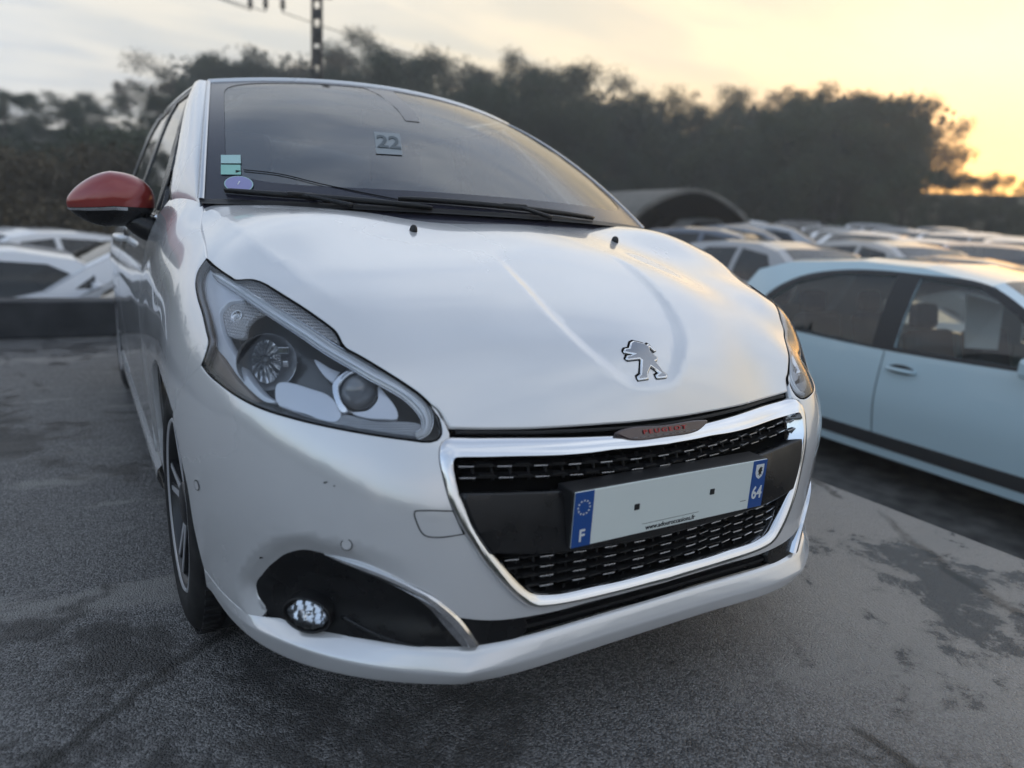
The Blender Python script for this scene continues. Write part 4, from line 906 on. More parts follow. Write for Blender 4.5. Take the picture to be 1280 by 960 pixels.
for s in (1, -1):
    loop = L2(sgn(lens_loop, s), .006, True, (0, i_low))
    mb = MB()
    lift_panel(mb, off(-.085), loop, M_lampdark, .03, SC, rim=0, inset=.002)
    # walls of the housing
    q0 = offset2(loop, .003/SC); q0 = np.vstack([q0, q0[:1]])
    mb.grid(np.array([shell(q0, lambda a, b, c: d) for d in (-.004, -.014, -.04, -.086)]), M_lampgrey)
    hl = mb.build('headlight', car)
    # black sealing edge
    q1 = offset2(loop, -.001/SC); q1 = np.vstack([q1, q1[:1]]); q2 = offset2(loop, .0032/SC); q2 = np.vstack([q2, q2[:1]])
    mb = MB(); mb.grid(np.array([shell(q1, lambda a, b, c: -.006), shell(q1, lambda a, b, c: -.001), shell(q2, lambda a, b, c: -.0018)]), M_dark); mb.build('seal', hl)
    mb = MB(); patch(mb, 'bezel', s, -.02, M_lilac, .02); patch(mb, 'lowbez', s, -.025, M_lilac, .02); patch(mb, 'wedge', s, -.03, M_lilac, .015); mb.build('silver_bezel', hl)
    mb = MB(); patch(mb, 'botstrip', s, -.016, M_strip, .012); mb.build('ribbed_strip', hl)
    mb = MB(); patch(mb, 'marker', s, -.02, mat('side_marker', (.34, .28, .24), .25, .3, .5) if s == 1 else bpy.data.materials['side_marker'], .02); mb.build('side_marker', hl)
    mb = MB(); patch(mb, 'park', s, -.03, M_ribbed, .01); pk_ = mb.build('position_lamp', hl)
    pc = shell(to2(sgn(cv('parkc'), s)), lambda a, b, c: -.030)[0]; pn_ = shell_n(to2(sgn(cv('parkc'), s)))[0]
    fwd = Vector((pn_[0]*.8, pn_[1], pn_[2]*.6)).normalized(); F = frame_at(pc+np.array(fwd)*.002, fwd)
    mb = MB(); mb.lathe([(.013, -.001), (.0125, .002), (.011, .001), (.008, -.004), (.0001, -.006)], M_mirror, F, 20); mb.lathe([(.0045, -.004), (.004, .003), (.0001, .005)], M_drl, F, 12); mb.build('bulb_ring', hl)
    # indicator: textured strip above the light guide
    mb = MB(); patch(mb, 'ind', s, -.012, M_ribbed, .012, .008); mb.build('indicator', hl)
    # light guide
    g = L2(sgn(cv('drl2'), s), .006); n = len(g)
    t = np.gradient(g, axis=0); t /= np.linalg.norm(t, axis=1)[:, None]; nn = np.c_[-t[:, 1], t[:, 0]]
    wid = np.interp(np.linspace(0, 1, n), [0, .06, .5, .9, 1], [.003, .0065, .0075, .0075, .004])/SC
    mb = MB()
    mb.grid(np.array([shell(g+nn*(wid*k)[:, None], lambda a, b, c: h) for k, h in ((-1.05, -.022), (-1, -.010), (-.55, -.0075), (-.50, -.014), (-.34, -.014), (-.28, -.0075), (.1, -.0065), (.46, -.0075), (.52, -.014), (.70, -.014), (.76, -.008), (1.05, -.010), (1.1, -.022))]), M_drl, smooth=False); mb.build('light_guide', hl)
    mb = MB()
    for k in (-1.25, 1.3): mb.tube(shell(g+nn*(wid*k)[:, None], lambda a, b, c: -.013), .0013, M_chrome, 6)
    mb.build('chrome_line', hl)
    # main beam bowl with its petals
    rc = shell(to2(sgn(cv('reflc'), s)), lambda a, b, c: -.045)[0]
    fwd = Vector((.10*s, -1, .05)).normalized(); F = frame_at(rc, fwd)
    mb = MB()
    mb.lathe([(.053, .020), (.051, .018), (.042, .000), (.030, -.012), (.018, -.020), (.008, -.024)], M_lampgrey, F, 40)
    mb.build('bowl', hl)
    mb = MB()
    for k in range(14):
        a0, a1 = 2*math.pi*k/14, 2*math.pi*(k+.86)/14; am = (a0+a1)/2
        P = [[F @ Vector((.72*r*math.cos(a), 1.12*r*math.sin(a), h+(.004 if a == am else 0))) for a in (a0, am, a1)] for r, h in ((.009, -.014), (.016, -.010), (.023, -.003), (.036, .012))]
        mb.grid(np.array([[list(p) for p in row] for row in P]), M_fogref if k % 3 else M_mirror, smooth=False)
    mb.build('bulb_reflector', hl)
    mb = MB(); mb.lathe([(.0085, -.016), (.0085, .006), (.0065, .011), (.0001, .013)], M_lampdark, F, 20); mb.build('bulb_cap', hl)
    mb = MB()
    R3 = F.to_3x3()
    inner = -s
    for (dx, dz, w, h, d) in ((.030, .020, .020, .012, .012), (.034, -.006, .010, .012, .010), (.045, .012, .014, .020, -.004), (.052, -.012, .02, .012, -.006)):
        mb.box(F @ Vector((dx if s == -1 else -dx, dz, d)), (w, h, .003), M_mirror, R3 @ Matrix.Rotation(random.uniform(-.5, .5), 3, 'Y') @ Matrix.Rotation(random.uniform(-.4, .4), 3, 'X'), .001)
    mb.build('reflector_facets', hl, kind='stuff')
    mb = MB(); patch(mb, 'bowlmid', s, -.055, M_lilac, .01); mb.build('reflector_wing', hl)
    # projector
    pc = shell(to2(sgn(cv('projc'), s)), lambda a, b, c: -.052)[0]
    fwd = Vector((.06*s, -1, .02)).normalized(); F = frame_at(pc, fwd)
    mb = MB(); mb.lathe([(.033*math.cos(a), .033*math.sin(a)*.62) for a in np.linspace(0, math.pi/2-.001, 12)], M_proj, F, 40); mb.build('projector_lens', hl)
    mb = MB(); mb.lathe([(.044, -.02), (.043, .002), (.040, .006), (.0365, .004), (.0345, -.002), (.034, -.01)], M_satin, F, 40); mb.build('projector_ring', hl)
    mb = MB(); patch(mb, 'shroud', s, -.02, M_chrome, .02); mb.build('projector_shroud', hl)
    mb = MB()
    lift_panel(mb, off(0.0), offset2(loop, .0025/SC), M_lens, .014, SC, rim=0, inset=0); mb.build('lens', hl)

# --- windscreen, roof, pillars
def ws(sx, t, inw=0.):
    sx = np.asarray(sx, float); t = np.asarray(t, float)
    B = np.stack([.735*sx, .70+.295*np.abs(sx)**2.1, 1.012+.012*(1-sx**2)], -1)
    T = np.stack([.588*sx, 1.60+.157*sx**2, 1.452-.042*sx**2], -1)
    P = B*(1-t[..., None])+T*t[..., None]
    bow = 4*t*(1-t)
    P = P+np.stack([0*sx, -.30*.05*bow, .95*.045*bow], -1)*(1-.25*sx**2)[..., None]
    if inw:
        e = 1e-3
        n = np.cross(ws(sx+e, t)-ws(sx-e, t), ws(sx, t+e)-ws(sx, t-e)); n /= np.linalg.norm(n, axis=-1)[..., None]
        n = n*np.sign(n[..., 2:3])
        P = P-n*inw
    return P
ss, tt_ = np.meshgrid(np.linspace(-1, 1, 61), np.linspace(-.06, 1.0, 41))
M_screen = bpy.data.materials.new('windscreen_glass'); M_screen.use_nodes = True
def screen_nodes():
    N = M_screen.node_tree.nodes; L = M_screen.node_tree.links; N.clear()
    out = N.new('ShaderNodeOutputMaterial'); mx = N.new('ShaderNodeMixShader'); tr = N.new('ShaderNodeBsdfTransparent'); gl = N.new('ShaderNodeBsdfGlossy'); fr = N.new('ShaderNodeFresnel')
    fr.inputs[0].default_value = 2.9; gl.inputs['Roughness'].default_value = 0.0; tr.inputs[0].default_value = (.74, .80, .80, 1)
    L.new(fr.outputs[0], mx.inputs[0]); L.new(tr.outputs[0], mx.inputs[1]); L.new(gl.outputs[0], mx.inputs[2])
    L.new(mx.outputs[0], out.inputs[0])
screen_nodes()
mb = MB(); mb.grid(ws(ss, tt_), M_screen); screen = mb.build('windscreen', car)
# ceramic border printed on the inside of the pane
M_frit = mat('ceramic_border', (.022, .022, .034), .22, 0, .6)
def ring_ws(o, i, n=40):
    """border between an outer rectangle and an inner rounded one, in pane coordinates"""
    (a0, a1, b0, b1), (c0, c1, d0, d1) = o, i
    th = np.linspace(0, 2*np.pi, 161); P = []
    for k in (0, 1):
        x0, x1, y0, y1 = (o, i)[k]
        e = 24 if k == 0 else 9
        cx, cy, rx, ry = (x0+x1)/2, (y0+y1)/2, (x1-x0)/2, (y1-y0)/2
        c, sn = np.cos(th), np.sin(th)
        r = (np.abs(c)**e+np.abs(sn)**e)**(-1/e)
        P.append(ws(cx+rx*r*c, cy+ry*r*sn, -.0015))
    P.insert(1, None); 
    A, B = P[0], P[2]
    return np.array([A*(1-t)+B*t for t in np.linspace(0, 1, 4)])
mb = MB(); mb.grid(np.array([[ws(np.array(a0+(a1-a0)*k), np.array(t), -.0015) for k in np.linspace(0, 1, 6)] for t, a0, a1 in ((.955, -.20, -.02), (.83, -.165, -.055), (.66, -.16, -.07), (.545, -.175, -.105))]), M_frit); mb.build('sensor_cover', screen)
mb = MB(); mb.grid(ring_ws((-1, 1, -.06, 1.0), (-.925, .925, .10, .945)), M_frit); mb.build('ceramic_border', screen)
# pillar trims, pillars, roof
def aline(s, t):      # outer edge of the windscreen pillar along the door glass
    y = 1.275+(1.86-1.275)*t; z = 1.035+(1.405-1.035)*t+.02*4*t*(1-t)*.5
    return np.stack([s*GS(z), y, z], -1)
for s in (1, -1):
    t = np.linspace(0, 1, 24)
    e1 = ws(np.full(24, s*1.0), np.linspace(.04, 1.0, 24)); e2 = aline(s, t)
    out = np.array([s*.5, -.35, .6]); out /= np.linalg.norm(out)
    tp = smooth(t, .02, .25)[:, None]
    e1 = ws(np.full(24, s*1.0), np.linspace(-.05, 1.0, 24)); e2 = aline(s, np.linspace(-.06, 1.0, 24))
    mb = MB()
    sink = -(1-smooth(t, -.02, .10))[:, None]*.020*out
    rows = [e1+out*-.010, e1+out*.004*tp+sink]
    for k in (.15, .4, .7, .92): rows.append(e1*(1-k)+e2*k+out*(.004+.012*math.sin(k*math.pi))*tp+sink)
    rows += [e2+out*.001*tp+sink, e2-np.array([s*.02, 0, 0])]
    mb.grid(np.array(rows), M_paint); mb.build('windscreen_pillar', car)
    mb = MB(); e0 = ws(np.full(24, s*1.0), np.linspace(.02, 1.0, 24)); ei = ws(np.full(24, s*.984), np.linspace(.02, 1.0, 24), -.003)
    mb.grid(np.array([e0+out*.005, e0+out*.0085, ei+out*.004, ei]), M_satin); mb.build('pillar_trim', car)
nr = 30
sx = np.linspace(-1, 1, 41)
def roof(sx, t):
    f = ws(sx, np.full_like(sx, 1.0))
    yr = np.stack([.55*sx, 3.45-.08*sx**2, 1.39-.05*sx**2], -1)
    P = f*(1-t)+yr*t
    P[:, 2] += .055*4*t*(1-t)*(1-.35*sx**2)+0
    P[:, 0] += sx*.030*4*t*(1-t)
    return P
up_ = np.array([0, -.35, .94])
lipr = [ws(sx, np.full_like(sx, .985))+up_*.0005, ws(sx, np.full_like(sx, .988))+up_*.006, ws(sx, np.full_like(sx, .998))+up_*.010]
mb = MB(); mb.grid(np.array(lipr+[roof(sx, t)+[0, 0, .011*(1-t)] for t in np.linspace(.012, 1, nr)]), M_paint); mb.build('roof', car)
# roof rails: join roof edge to side frame
def side_lift(s): return lambda P: np.c_[s*side_x(P[:, 0], P[:, 1]), P[:, 0], P[:, 1]]
for s in (1, -1):
    t = np.linspace(0, 1, 30)
    e1 = np.array([roof(np.array([s*1.0]), k)[0] for k in t]); y2 = 1.86+(3.5-1.86)*t; z2 = 1.405+.018*np.sin(t*math.pi)-.05*t
    e2 = np.c_[s*side_x(y2, z2), y2, z2]
    mb = MB(); mb.grid(np.array([e1, e1*.7+e2*.3+[0, 0, .006], e1*.3+e2*.7+[s*.004, 0, .006], e2, e2-[s*.02, 0, .002]]), M_paint); mb.build('roof_rail', car)

# --- sides: doors, glass, sills
def sealed(P): return np.asarray(P, float)
def belt(y): return .962+.028*(np.asarray(y)-1.3)
def smoothpoly(P, step, corners): return catmull(np.asarray(P, float), step, True, corners)
for s in (1, -1):
    SL = side_lift(s)
    # front door skin
    ys = np.linspace(DOOR_Y+.003, 2.33, 12)
    lo = [(2.33, .30), (DOOR_Y+.003, .285)]
    top = [(y, float(belt(y))) for y in ys]
    mb = MB(); lift_panel(mb, SL, smoothpoly(lo+top, .03, range(14)), M_paint, .03, 1, inset=.002, rim=.02, nflip=s, liner=M_dark, liner_o=.008)
    d1 = mb.build('front_door', car)
    ring = [(2.345, .31), (2.345, float(belt(2.345)))]+[(y, float(belt(y))) for y in np.linspace(2.5, 3.05, 6)]+[(3.18, .99), (3.16, .80), (3.02, .66), (2.95, .50), (2.93, .31)]
    mb = MB(); lift_panel(mb, SL, smoothpoly(ring, .03, range(len(ring))), M_paint, .03, 1, inset=.002, rim=.02, nflip=s, liner=M_dark, liner_o=.008)
    d2 = mb.build('rear_door', car)
    # door glass
    w1 = [(1.50, float(belt(1.5))+.02), (1.86, 1.383), (2.29, 1.392), (2.30, float(belt(2.3))+.02)]
    mb = MB(); lift_panel(mb, lambda P: SL(P)-[s*.008, 0, 0], smoothpoly(w1, .03, range(4)), M_sideglass, .05, 1, inset=0, rim=0, nflip=s); mb.build('window', d1)
    w0 = [(1.345, float(belt(1.35))+.02), (1.465, float(belt(1.46))+.02), (1.465, 1.105)]
    mb = MB(); lift_panel(mb, lambda P: SL(P)-[s*.008, 0, 0], smoothpoly(w0, .03, range(3)), M_sideglass, .05, 1, inset=0, rim=0, nflip=s); mb.build('quarter_window', d1)
    w2 = [(2.40, float(belt(2.4))+.02), (2.40, 1.39), (2.85, 1.37), (3.12, 1.12), (3.08, float(belt(3.08))+.02)]
    mb = MB(); lift_panel(mb, lambda P: SL(P)-[s*.008, 0, 0], smoothpoly(w2, .03, range(5)), M_sideglass, .05, 1, inset=0, rim=0, nflip=s); mb.build('window', d2)
    # black window frames around the panes (one panel with holes)
    fr = [(1.30, float(belt(1.3))+.002), (2.33, float(belt(2.33))+.002), (3.19, float(belt(3.19))+.002), (3.22, 1.10), (2.90, 1.400), (2.3, 1.412), (1.85, 1.400)]
    hol = [smoothpoly(w1, .03, range(4)), smoothpoly(w0, .03, range(3)), smoothpoly(w2, .03, range(5))]
    mb = MB(); lift_panel(mb, lambda P: SL(P)-[s*.003, 0, 0], smoothpoly(fr, .03, range(7)), M_black, .04, 1, holes=hol, inset=.001, rim=.015, nflip=s); mb.build('window_frame', d1)
    mb = MB(); yy = np.linspace(1.31, 3.1, 40); mb.tube(np.c_[s*(side_x(yy, belt(yy))+.002), yy, belt(yy)+.006], .006, M_chrome, 6); mb.build('waist_trim', d1)
    # door handles
    for dd, y0 in ((d1, 2.20), (d2, 2.93)):
        zc = .865 if dd is d1 else .90; xs = float(side_x(y0, zc))
        mb = MB(); pts = [(s*(xs+h), y0+k, zc+.0) for k, h in ((-.10, .0), (-.085, .020), (-.04, .032), (.02, .034), (.075, .024), (.09, .002))]
        mb.tube(pts, [.010, .013, .015, .015, .013, .010], M_paint, 10); mb.build('door_handle', dd)
        mb = MB(); nrmx = Vector((s, 0, 0)); mb.lathe([(.050, .0012), (.046, .0016), (.030, .0022), (.0001, .0024)], M_dark, frame_at((s*xs, y0, zc), nrmx) @ Matrix.Diagonal((1.5, .72, 1, 1)), 24); mb.build('handle_recess', dd)
    # rear quarter and sill
    q = [(3.20, 1.0), (3.18, .80), (3.04, .66), (3.12, .64), (3.25, .68), (3.42, .68), (3.60, .60), (3.68, .48), (3.72, .32), (3.93, .36), (3.95, .70), (3.90, .98), (3.6, 1.30), (3.4, 1.385), (2.92, 1.405), (3.22, 1.12)]
    mb = MB(); lift_panel(mb, SL, smoothpoly(q, .03, range(len(q))), M_paint, .04, 1, inset=.002, rim=.02, nflip=s, liner=M_dark); mb.build('rear_quarter', car)
    mb = MB()
    yy = np.linspace(1.16, 2.94, 30)
    mb.grid(np.array([np.c_[s*(side_x(yy, .29)-dx), yy, np.full(30, z)] for dx, z in ((.006, .285), (-.006, .272), (-.008, .245), (.004, .215), (.03, .195), (.10, .185))]), M_paint); mb.build('sill', car)
# floor, bulkhead and tail
M_lining = mat('roof_lining', (.34, .34, .33), .9)
mb = MB()
mb.box((0, 2.1, .21), (1.16, 3.3, .03), M_dark); mb.build('underbody', car)
mb = MB(); mb.box((0, .62, .50), (1.0, .7, .30), M_dark); mb.build('engine_block', car)
mb = MB()
tail = [(3.45, 1.385), (3.75, 1.08), (3.90, .98), (3.96, .70), (3.95, .35)]
sxx = np.linspace(-1, 1, 15)
mb.grid(np.array([np.c_[sxx*float(side_x(y, z))*.985, y+.05*(1-sxx**2)*0+.03*(1-sxx**2), np.full(15, z)] for y, z in tail]), M_paint); mb.build('tailgate', car)
# scuttle, cabin
mb = MB()
sq = np.linspace(-1, 1, 31); c0 = ws(sq, np.full(31, .03), -.002)
mb.grid(np.array([c0+[0, -.035, -.014], c0+[0, -.018, -.010], c0+[0, 0, -.002], c0+[0, .02, -.01]]), M_grain); scut = mb.build('scuttle_panel', car)
cab = MB()
d0 = ws(sq*.97, np.full(31, .02), .02)
cab.grid(np.array([d0, d0*[1, 1, 1]+[0, .25, -.03], np.c_[sq*.70, np.full(31, 1.42), .90-.02*sq**2], np.c_[sq*.70, np.full(31, 1.52), np.full(31, .80)], np.c_[sq*.70, np.full(31, 1.50), np.full(31, .40)]]), M_cabin)
dash = cab.build('dashboard', car)
mb = MB(); mb.lathe([(.165+.012*math.cos(a), .012*math.sin(a)) for a in np.linspace(0, 2*math.pi, 10)], M_cabin, frame_at((.36, 1.60, .93), (0, .9, .45)), 36); mb.build('steering_wheel', car)
for x in (-.36, .36):
    mb = MB(); mb.box((x, 2.05, .55), (.48, .5, .18), M_seat, bev=.05); mb.box((x, 2.28, .88), (.46, .14, .58), M_seat, Matrix.Rotation(-.28, 3, 'X'), .06); seat = mb.build('front_seat', car)
    mb = MB(); mb.box((x, 2.42, 1.24), (.26, .09, .17), M_seat, Matrix.Rotation(-.2, 3, 'X'), .04)
    for k in (-.06, .06): mb.tube([(x+k, 2.40, 1.10), (x+k, 2.42, 1.2)], .007, M_satin, 6)
    mb.build('headrest', seat)
mb = MB(); mb.box((0, 3.0, .75), (1.2, .16, .6), M_seat, Matrix.Rotation(-.3, 3, 'X'), .06); mb.build('rear_bench', car)
mb = MB(); mb.box((0, 2.35, 1.375), (.94, 1.1, .02), M_lining); mb.build('headlining', car)
# mirror and camera pod behind the glass
pc = ws(np.array(0.0), np.array(.90), .05)
mb = MB()
mb.prism([Vector(ws(np.array(a), np.array(b), .006)) for a, b in ((-.10, .99), (.10, .99), (.075, .80), (-.075, .80))], (0, .02, -.05), M_cabin)
mb.box((.0, float(pc[1])+.05, float(pc[2])-.035), (.235, .05, .065), M_cabin, bev=.018); mb.build('rear_view_mirror', screen)

# --- wheels
def wheel(x, y, s, name='wheel', steer=0.):
    # spin axis local Z -> world X*s
    F = Matrix.Translation((x, y, .306)) @ Matrix.Rotation(steer, 4, 'Z') @ Matrix.Rotation(math.radians(90)*s, 4, 'Y')
    mb = MB()
    prof = [(.205, -.02), (.212, -.006), (.222, .002), (.250, .004), (.272, -.001), (.290, -.010), (.300, -.024), (.3055, -.042), (.3065, -.06), (.301, -.061), (.301, -.068), (.3065, -.069), (.307, -.094), (.301, -.095), (.301, -.103), (.307, -.104), (.3065, -.15), (.295, -.18), (.25, -.195), (.205, -.19)]
    mb.lathe(prof, M_rubber, F, 72); w = mb.build(name, car)
    mb = MB()
    for k in range(64):
        a = 2*math.pi*k/64
        Rk = F.to_3x3() @ Matrix.Rotation(a, 3, 'Z')
        for h in (-.035, -.165): mb.box(F @ Vector((.3045*math.cos(a), .3045*math.sin(a), h)), (.008, .016, .034), M_rubber, Rk)
    mb.build('tread_blocks', w, kind='stuff')
    mb = MB(); mb.lathe([(.206, -.19), (.200, -.19), (.192, -.15), (.190, -.03), (.196, -.008), (.204, .0), (.209, -.004), (.211, -.012)], M_alloyd, F, 64)
    mb.lathe([(.190, -.05), (.12, -.075), (.0001, -.08)], M_dark, F, 40); mb.build('rim', w)
    mb = MB(); mb.lathe([(.200, -.004), (.2045, .0006), (.2095, -.0036)], M_alloy, F, 64); mb.build('rim_edge', w)
    for k in range(5):
        mb = MB()
        for dv in (-.16, .16):
            a = 2*math.pi*k/5+.3; ca = a+dv*.6; cb = a+dv
            for (w0, w1, h0, h1, mt) in ((.022, .014, -.020, -.010, M_alloyd), (.010, .006, -.0185, -.0085, M_alloy)):
                dirn = lambda ang: Vector((math.cos(ang), math.sin(ang), 0))
                p0 = dirn(ca)*.045; p1 = dirn(cb)*.197; e = (p1-p0).normalized(); nrm = Vector((-e.y, e.x, 0))
                lo = [p0-nrm*w0+Vector((0, 0, h0)), p0+nrm*w0+Vector((0, 0, h0)), p1+nrm*w1+Vector((0, 0, h1)), p1-nrm*w1+Vector((0, 0, h1))]
                mb.prism([F @ p for p in lo], F.to_3x3() @ Vector((0, 0, -.012 if mt is M_alloyd else -.004)), mt)
        mb.build('spoke', w)
    mb = MB(); mb.lathe([(.056, -.03), (.054, -.016), (.044, -.010), (.030, -.008), (.0001, -.007)], M_alloyd, F, 32); mb.build('hub_cap', w)
    return w
for s in (1, -1):
    wheel(.835*s, .80, s); wheel(.832*s, 3.335, s)
    for yc in (.80, 3.335):
        F = Matrix.Translation((0, yc, .305)) @ Matrix.Rotation(math.radians(90), 4, 'Y')
        V = []; mb = MB()
        xs = [.50, .66, .775]
        P = np.array([[(s*x, yc-.375*math.cos(a), .30+.372*math.sin(a)) for a in np.linspace(-.12, math.pi+.12, 30)] for x in xs])
        mb.grid(P, M_dark)
        c = np.array([[(s*.50, yc-r*math.cos(a), .30+r*math.sin(a)) for a in np.linspace(-.12, math.pi+.12, 30)] for r in (.374, .01)]); mb.grid(c, M_dark)
        mb.build('arch_liner', car)

# --- door mirrors
for s in (1, -1):
    cx, cy, cz = .908, 1.395, 1.006
    def shape(th, ph, kx=.109, ky=.070, kz=.075):
        # superellipsoid: blunt inside end, tapering tip
        x = math.copysign(abs(math.cos(ph)*math.cos(th))**.8, math.cos(ph)*math.cos(th)); y = math.copysign(abs(math.cos(ph)*math.sin(th))**.9, math.cos(ph)*math.sin(th)); z = math.copysign(abs(math.sin(ph))**.95, math.sin(ph))
        tap = 1-.38*max(0, x)**1.6
        zz = z*tap*kz+.004-.020*max(0, x)*0
        drop = -.018*max(0, x)
        return (s*(cx+x*kx), cy+y*ky*(1 if y < 0 else .55)*tap, cz+zz+drop)
    def patch_m(p0, p1, mt, name, grow=0., par=None):
        mb = MB(); th = np.linspace(-math.pi, math.pi, 49)
        mb.grid(np.array([[shape(a, b, .109+grow, .070+grow, .075+grow) for a in th] for b in np.linspace(p0, p1, 16)]), mt); return mb.build(name, par or mir_)
    mb = MB(); th = np.linspace(-math.pi, math.pi, 49)
    mb.grid(np.array([[shape(a, b) for a in th] for b in np.linspace(-math.pi/2+.01, -.18, 16)]), M_black)
    # foot
    foot = [(s*.862, 1.385, .965), (s*.842, 1.378, .945), (s*.818, 1.37, .932), (s*.79, 1.36, .925)]
    mb.tube(foot, [.032, .034, .036, .04], M_black, 14)
    mir_ = mb.build('door_mirror', car, label=None)
    patch_m(-.22, math.pi/2-.01, M_red, 'mirror_cap', .0015)
    # repeater strip along the lower front edge
    mb = MB(); th = np.linspace(-math.pi*.58, -.0, 30)
    mb.grid(np.array([[shape(a, b, .1115, .0725, .0775) for a in th] for b in np.linspace(-.36, -.24, 6)]), M_chrome); mb.build('turn_signal', mir_)
    mb = MB(); mb.lathe([(.062, 0), (.0001, .001)], M_mirror, frame_at((s*.905, cy+.0405, cz), (0, 1, 0)) @ Matrix.Diagonal((1.35, .85, 1, 1)), 32); mb.build('mirror_glass', mir_)

# --- wipers and things on the glass
M_teal = mat('teal_paper', (.42, .62, .60), .7); M_green = mat('green_paper', (.30, .58, .50), .7); M_purple = mat('purple_print', (.30, .29, .52), .55); M_paper = mat('grey_paper', (.29, .315, .325), .8); M_dig = mat('grey_digits', (.12, .14, .15), .8)
def ws_quad(u0, u1, t0, t1, inw): return np.array([[ws(np.array(u), np.array(t), inw) for u in np.linspace(u0, u1, 5)] for t in np.linspace(t0, t1, 4)])
mb = MB(); mb.grid(ws_quad(-.938, -.875, .255, .206, -.0035), M_teal); mb.build('tax_sticker', screen, label='pale teal paper sticker in the corner of the windscreen')
mb = MB(); mb.grid(ws_quad(-.938, -.877, .198, .145, -.0035), M_green); mb.box(ws(np.array(-.885), np.array(.160), -.0040), (.012, .002, .006), M_blackprint); mb.build('tax_sticker', screen, label='green paper sticker under the teal one on the windscreen')
th = np.linspace(0, 2*np.pi, 33)
mb = MB(); mb.grid(np.array([ws(-.885+.043*k*np.cos(th), .098+.040*k*np.sin(th), -.0035) for k in (1, .8)]), M_teal)
mb.grid(np.array([ws(-.885+.043*k*np.cos(th), .098+.040*k*np.sin(th), -.0039) for k in (.93, .5, .02)]), M_purple)
mb.build('round_sticker', screen, label='round purple sticker low in the corner of the windscreen')
e = .01
def ws_frame(sx, t, inw):
    p = Vector(ws(np.array(sx), np.array(t), inw)); a = Vector(ws(np.array(sx+e), np.array(t), inw)-ws(np.array(sx-e), np.array(t), inw)).normalized(); b = Vector(ws(np.array(sx), np.array(t+e), inw)-ws(np.array(sx), np.array(t-e), inw)).normalized()
    n = a.cross(b).normalized(); b = n.cross(a); M = Matrix((a, b, n)).transposed().to_4x4(); M.translation = p; return M
M_purple2 = M_white
put_text('1', .022, ws_frame(-.885, .100, -.0047), M_white, screen, 'sticker_digit', 1.1)
Q = []
for t in np.linspace(.430, .285, 9):
    k = (.430-t)/.145; u0, u1 = -.365-.040*k, -.255-.050*k
    Q.append([ws(np.array(u), np.array(t), -.0022) for u in np.linspace(u0, u1, 7)])
mb = MB(); mb.grid(np.array(Q), M_paper); paper = mb.build('numbered_paper', screen)
put_text('22', .112, ws_frame(-.332, .356, -.0038) @ Matrix.Rotation(math.radians(-4), 4, 'Z'), M_dig, screen, 'paper_digits', .60, bold=True)
def wpath(P, inw): return [ws(np.array(a), np.array(b), inw) for a, b in P]
def blend(P, n=24): return catmull(np.array(P, float), .02)
for blade, joint, arm in (
    ([(-.925, .056), (-.815, .046), (-.628, .036), (-.46, .027), (-.30, .018)], (-.70, .042), [(-.70, .040), (-.63, .022), (-.56, .004)]),
    ([(-.405, .050), (-.233, .048), (.067, .040), (.25, .034), (.44, .027)], (.03, .046), [(.03, .044), (.10, .024), (.17, .003)])):
    pts = wpath(blend(blade), -.011); n = len(pts)
    mb = MB(); mb.tube([Vector(p)+Vector((0, 0, .0)) for p in pts], [.003+.0045*math.sin(math.pi*min(1, i/(n-1)*1.0))**.4 for i in range(n)], M_grain, 8); mb.tube(wpath(blend(blade), -.005), .003, M_rubber, 6); w = mb.build('wiper', car)
    j = Vector(ws(np.array(joint[0]), np.array(joint[1]), -.014)); a = wpath(blend(arm), -.014)
    mb = MB(); mb.box(j, (.075, .014, .010), M_grain, Matrix.Rotation(.15, 3, 'X'), .004); mb.tube(a, [.004+.003*i/len(a) for i in range(len(a))], M_black, 8); mb.build('wiper_arm', w)
pts = wpath(blend([(-.868, .172), (-.758, .153), (-.640, .112), (-.520, .080), (-.405, .055)]), -.003)
mb = MB(); mb.tube(pts, .0013, M_dark, 6); mb.build('wire_reflection', screen)  # thin dark tube drawn as the reflection of a power wire in the glass
# ------------------------------------------------------------------ ground
HAZE = .005
def ray_xy(px, d, py=276):
    """ground position d metres from the viewpoint in the direction of photo column px (layout helper for far things)"""
    v = _f*1.0+_r*((px-640)/881.92)-_u*((py-480)/881.92); v.z = 0; v.normalize()
    return CAM_POS.x+v.x*d, CAM_POS.y+v.y*d
def terr(x, y):
    d = math.hypot(x-CAM_POS.x, y-CAM_POS.y)
    sm = lambda v, a, b: (lambda t: t*t*(3-2*t))(min(1, max(0, (v-a)/(b-a))))
    az = math.atan2(x-CAM_POS.x, y-CAM_POS.y)
    left = 1-sm(az, .10, .45)
    z = -.60-.33*sm(-x, -1.5, 2.0)+.045*max(0, d-8)*(1-.6*left)*(1 if d < 30 else 30/d)
    if az < 1.9 and az > -1.0:
        z += left*2.3*sm(d, 12.5, 21)+ (1-left)*1.0*sm(d, 27, 36)
        z += 3.2*sm(d, 34, 60)
    return z
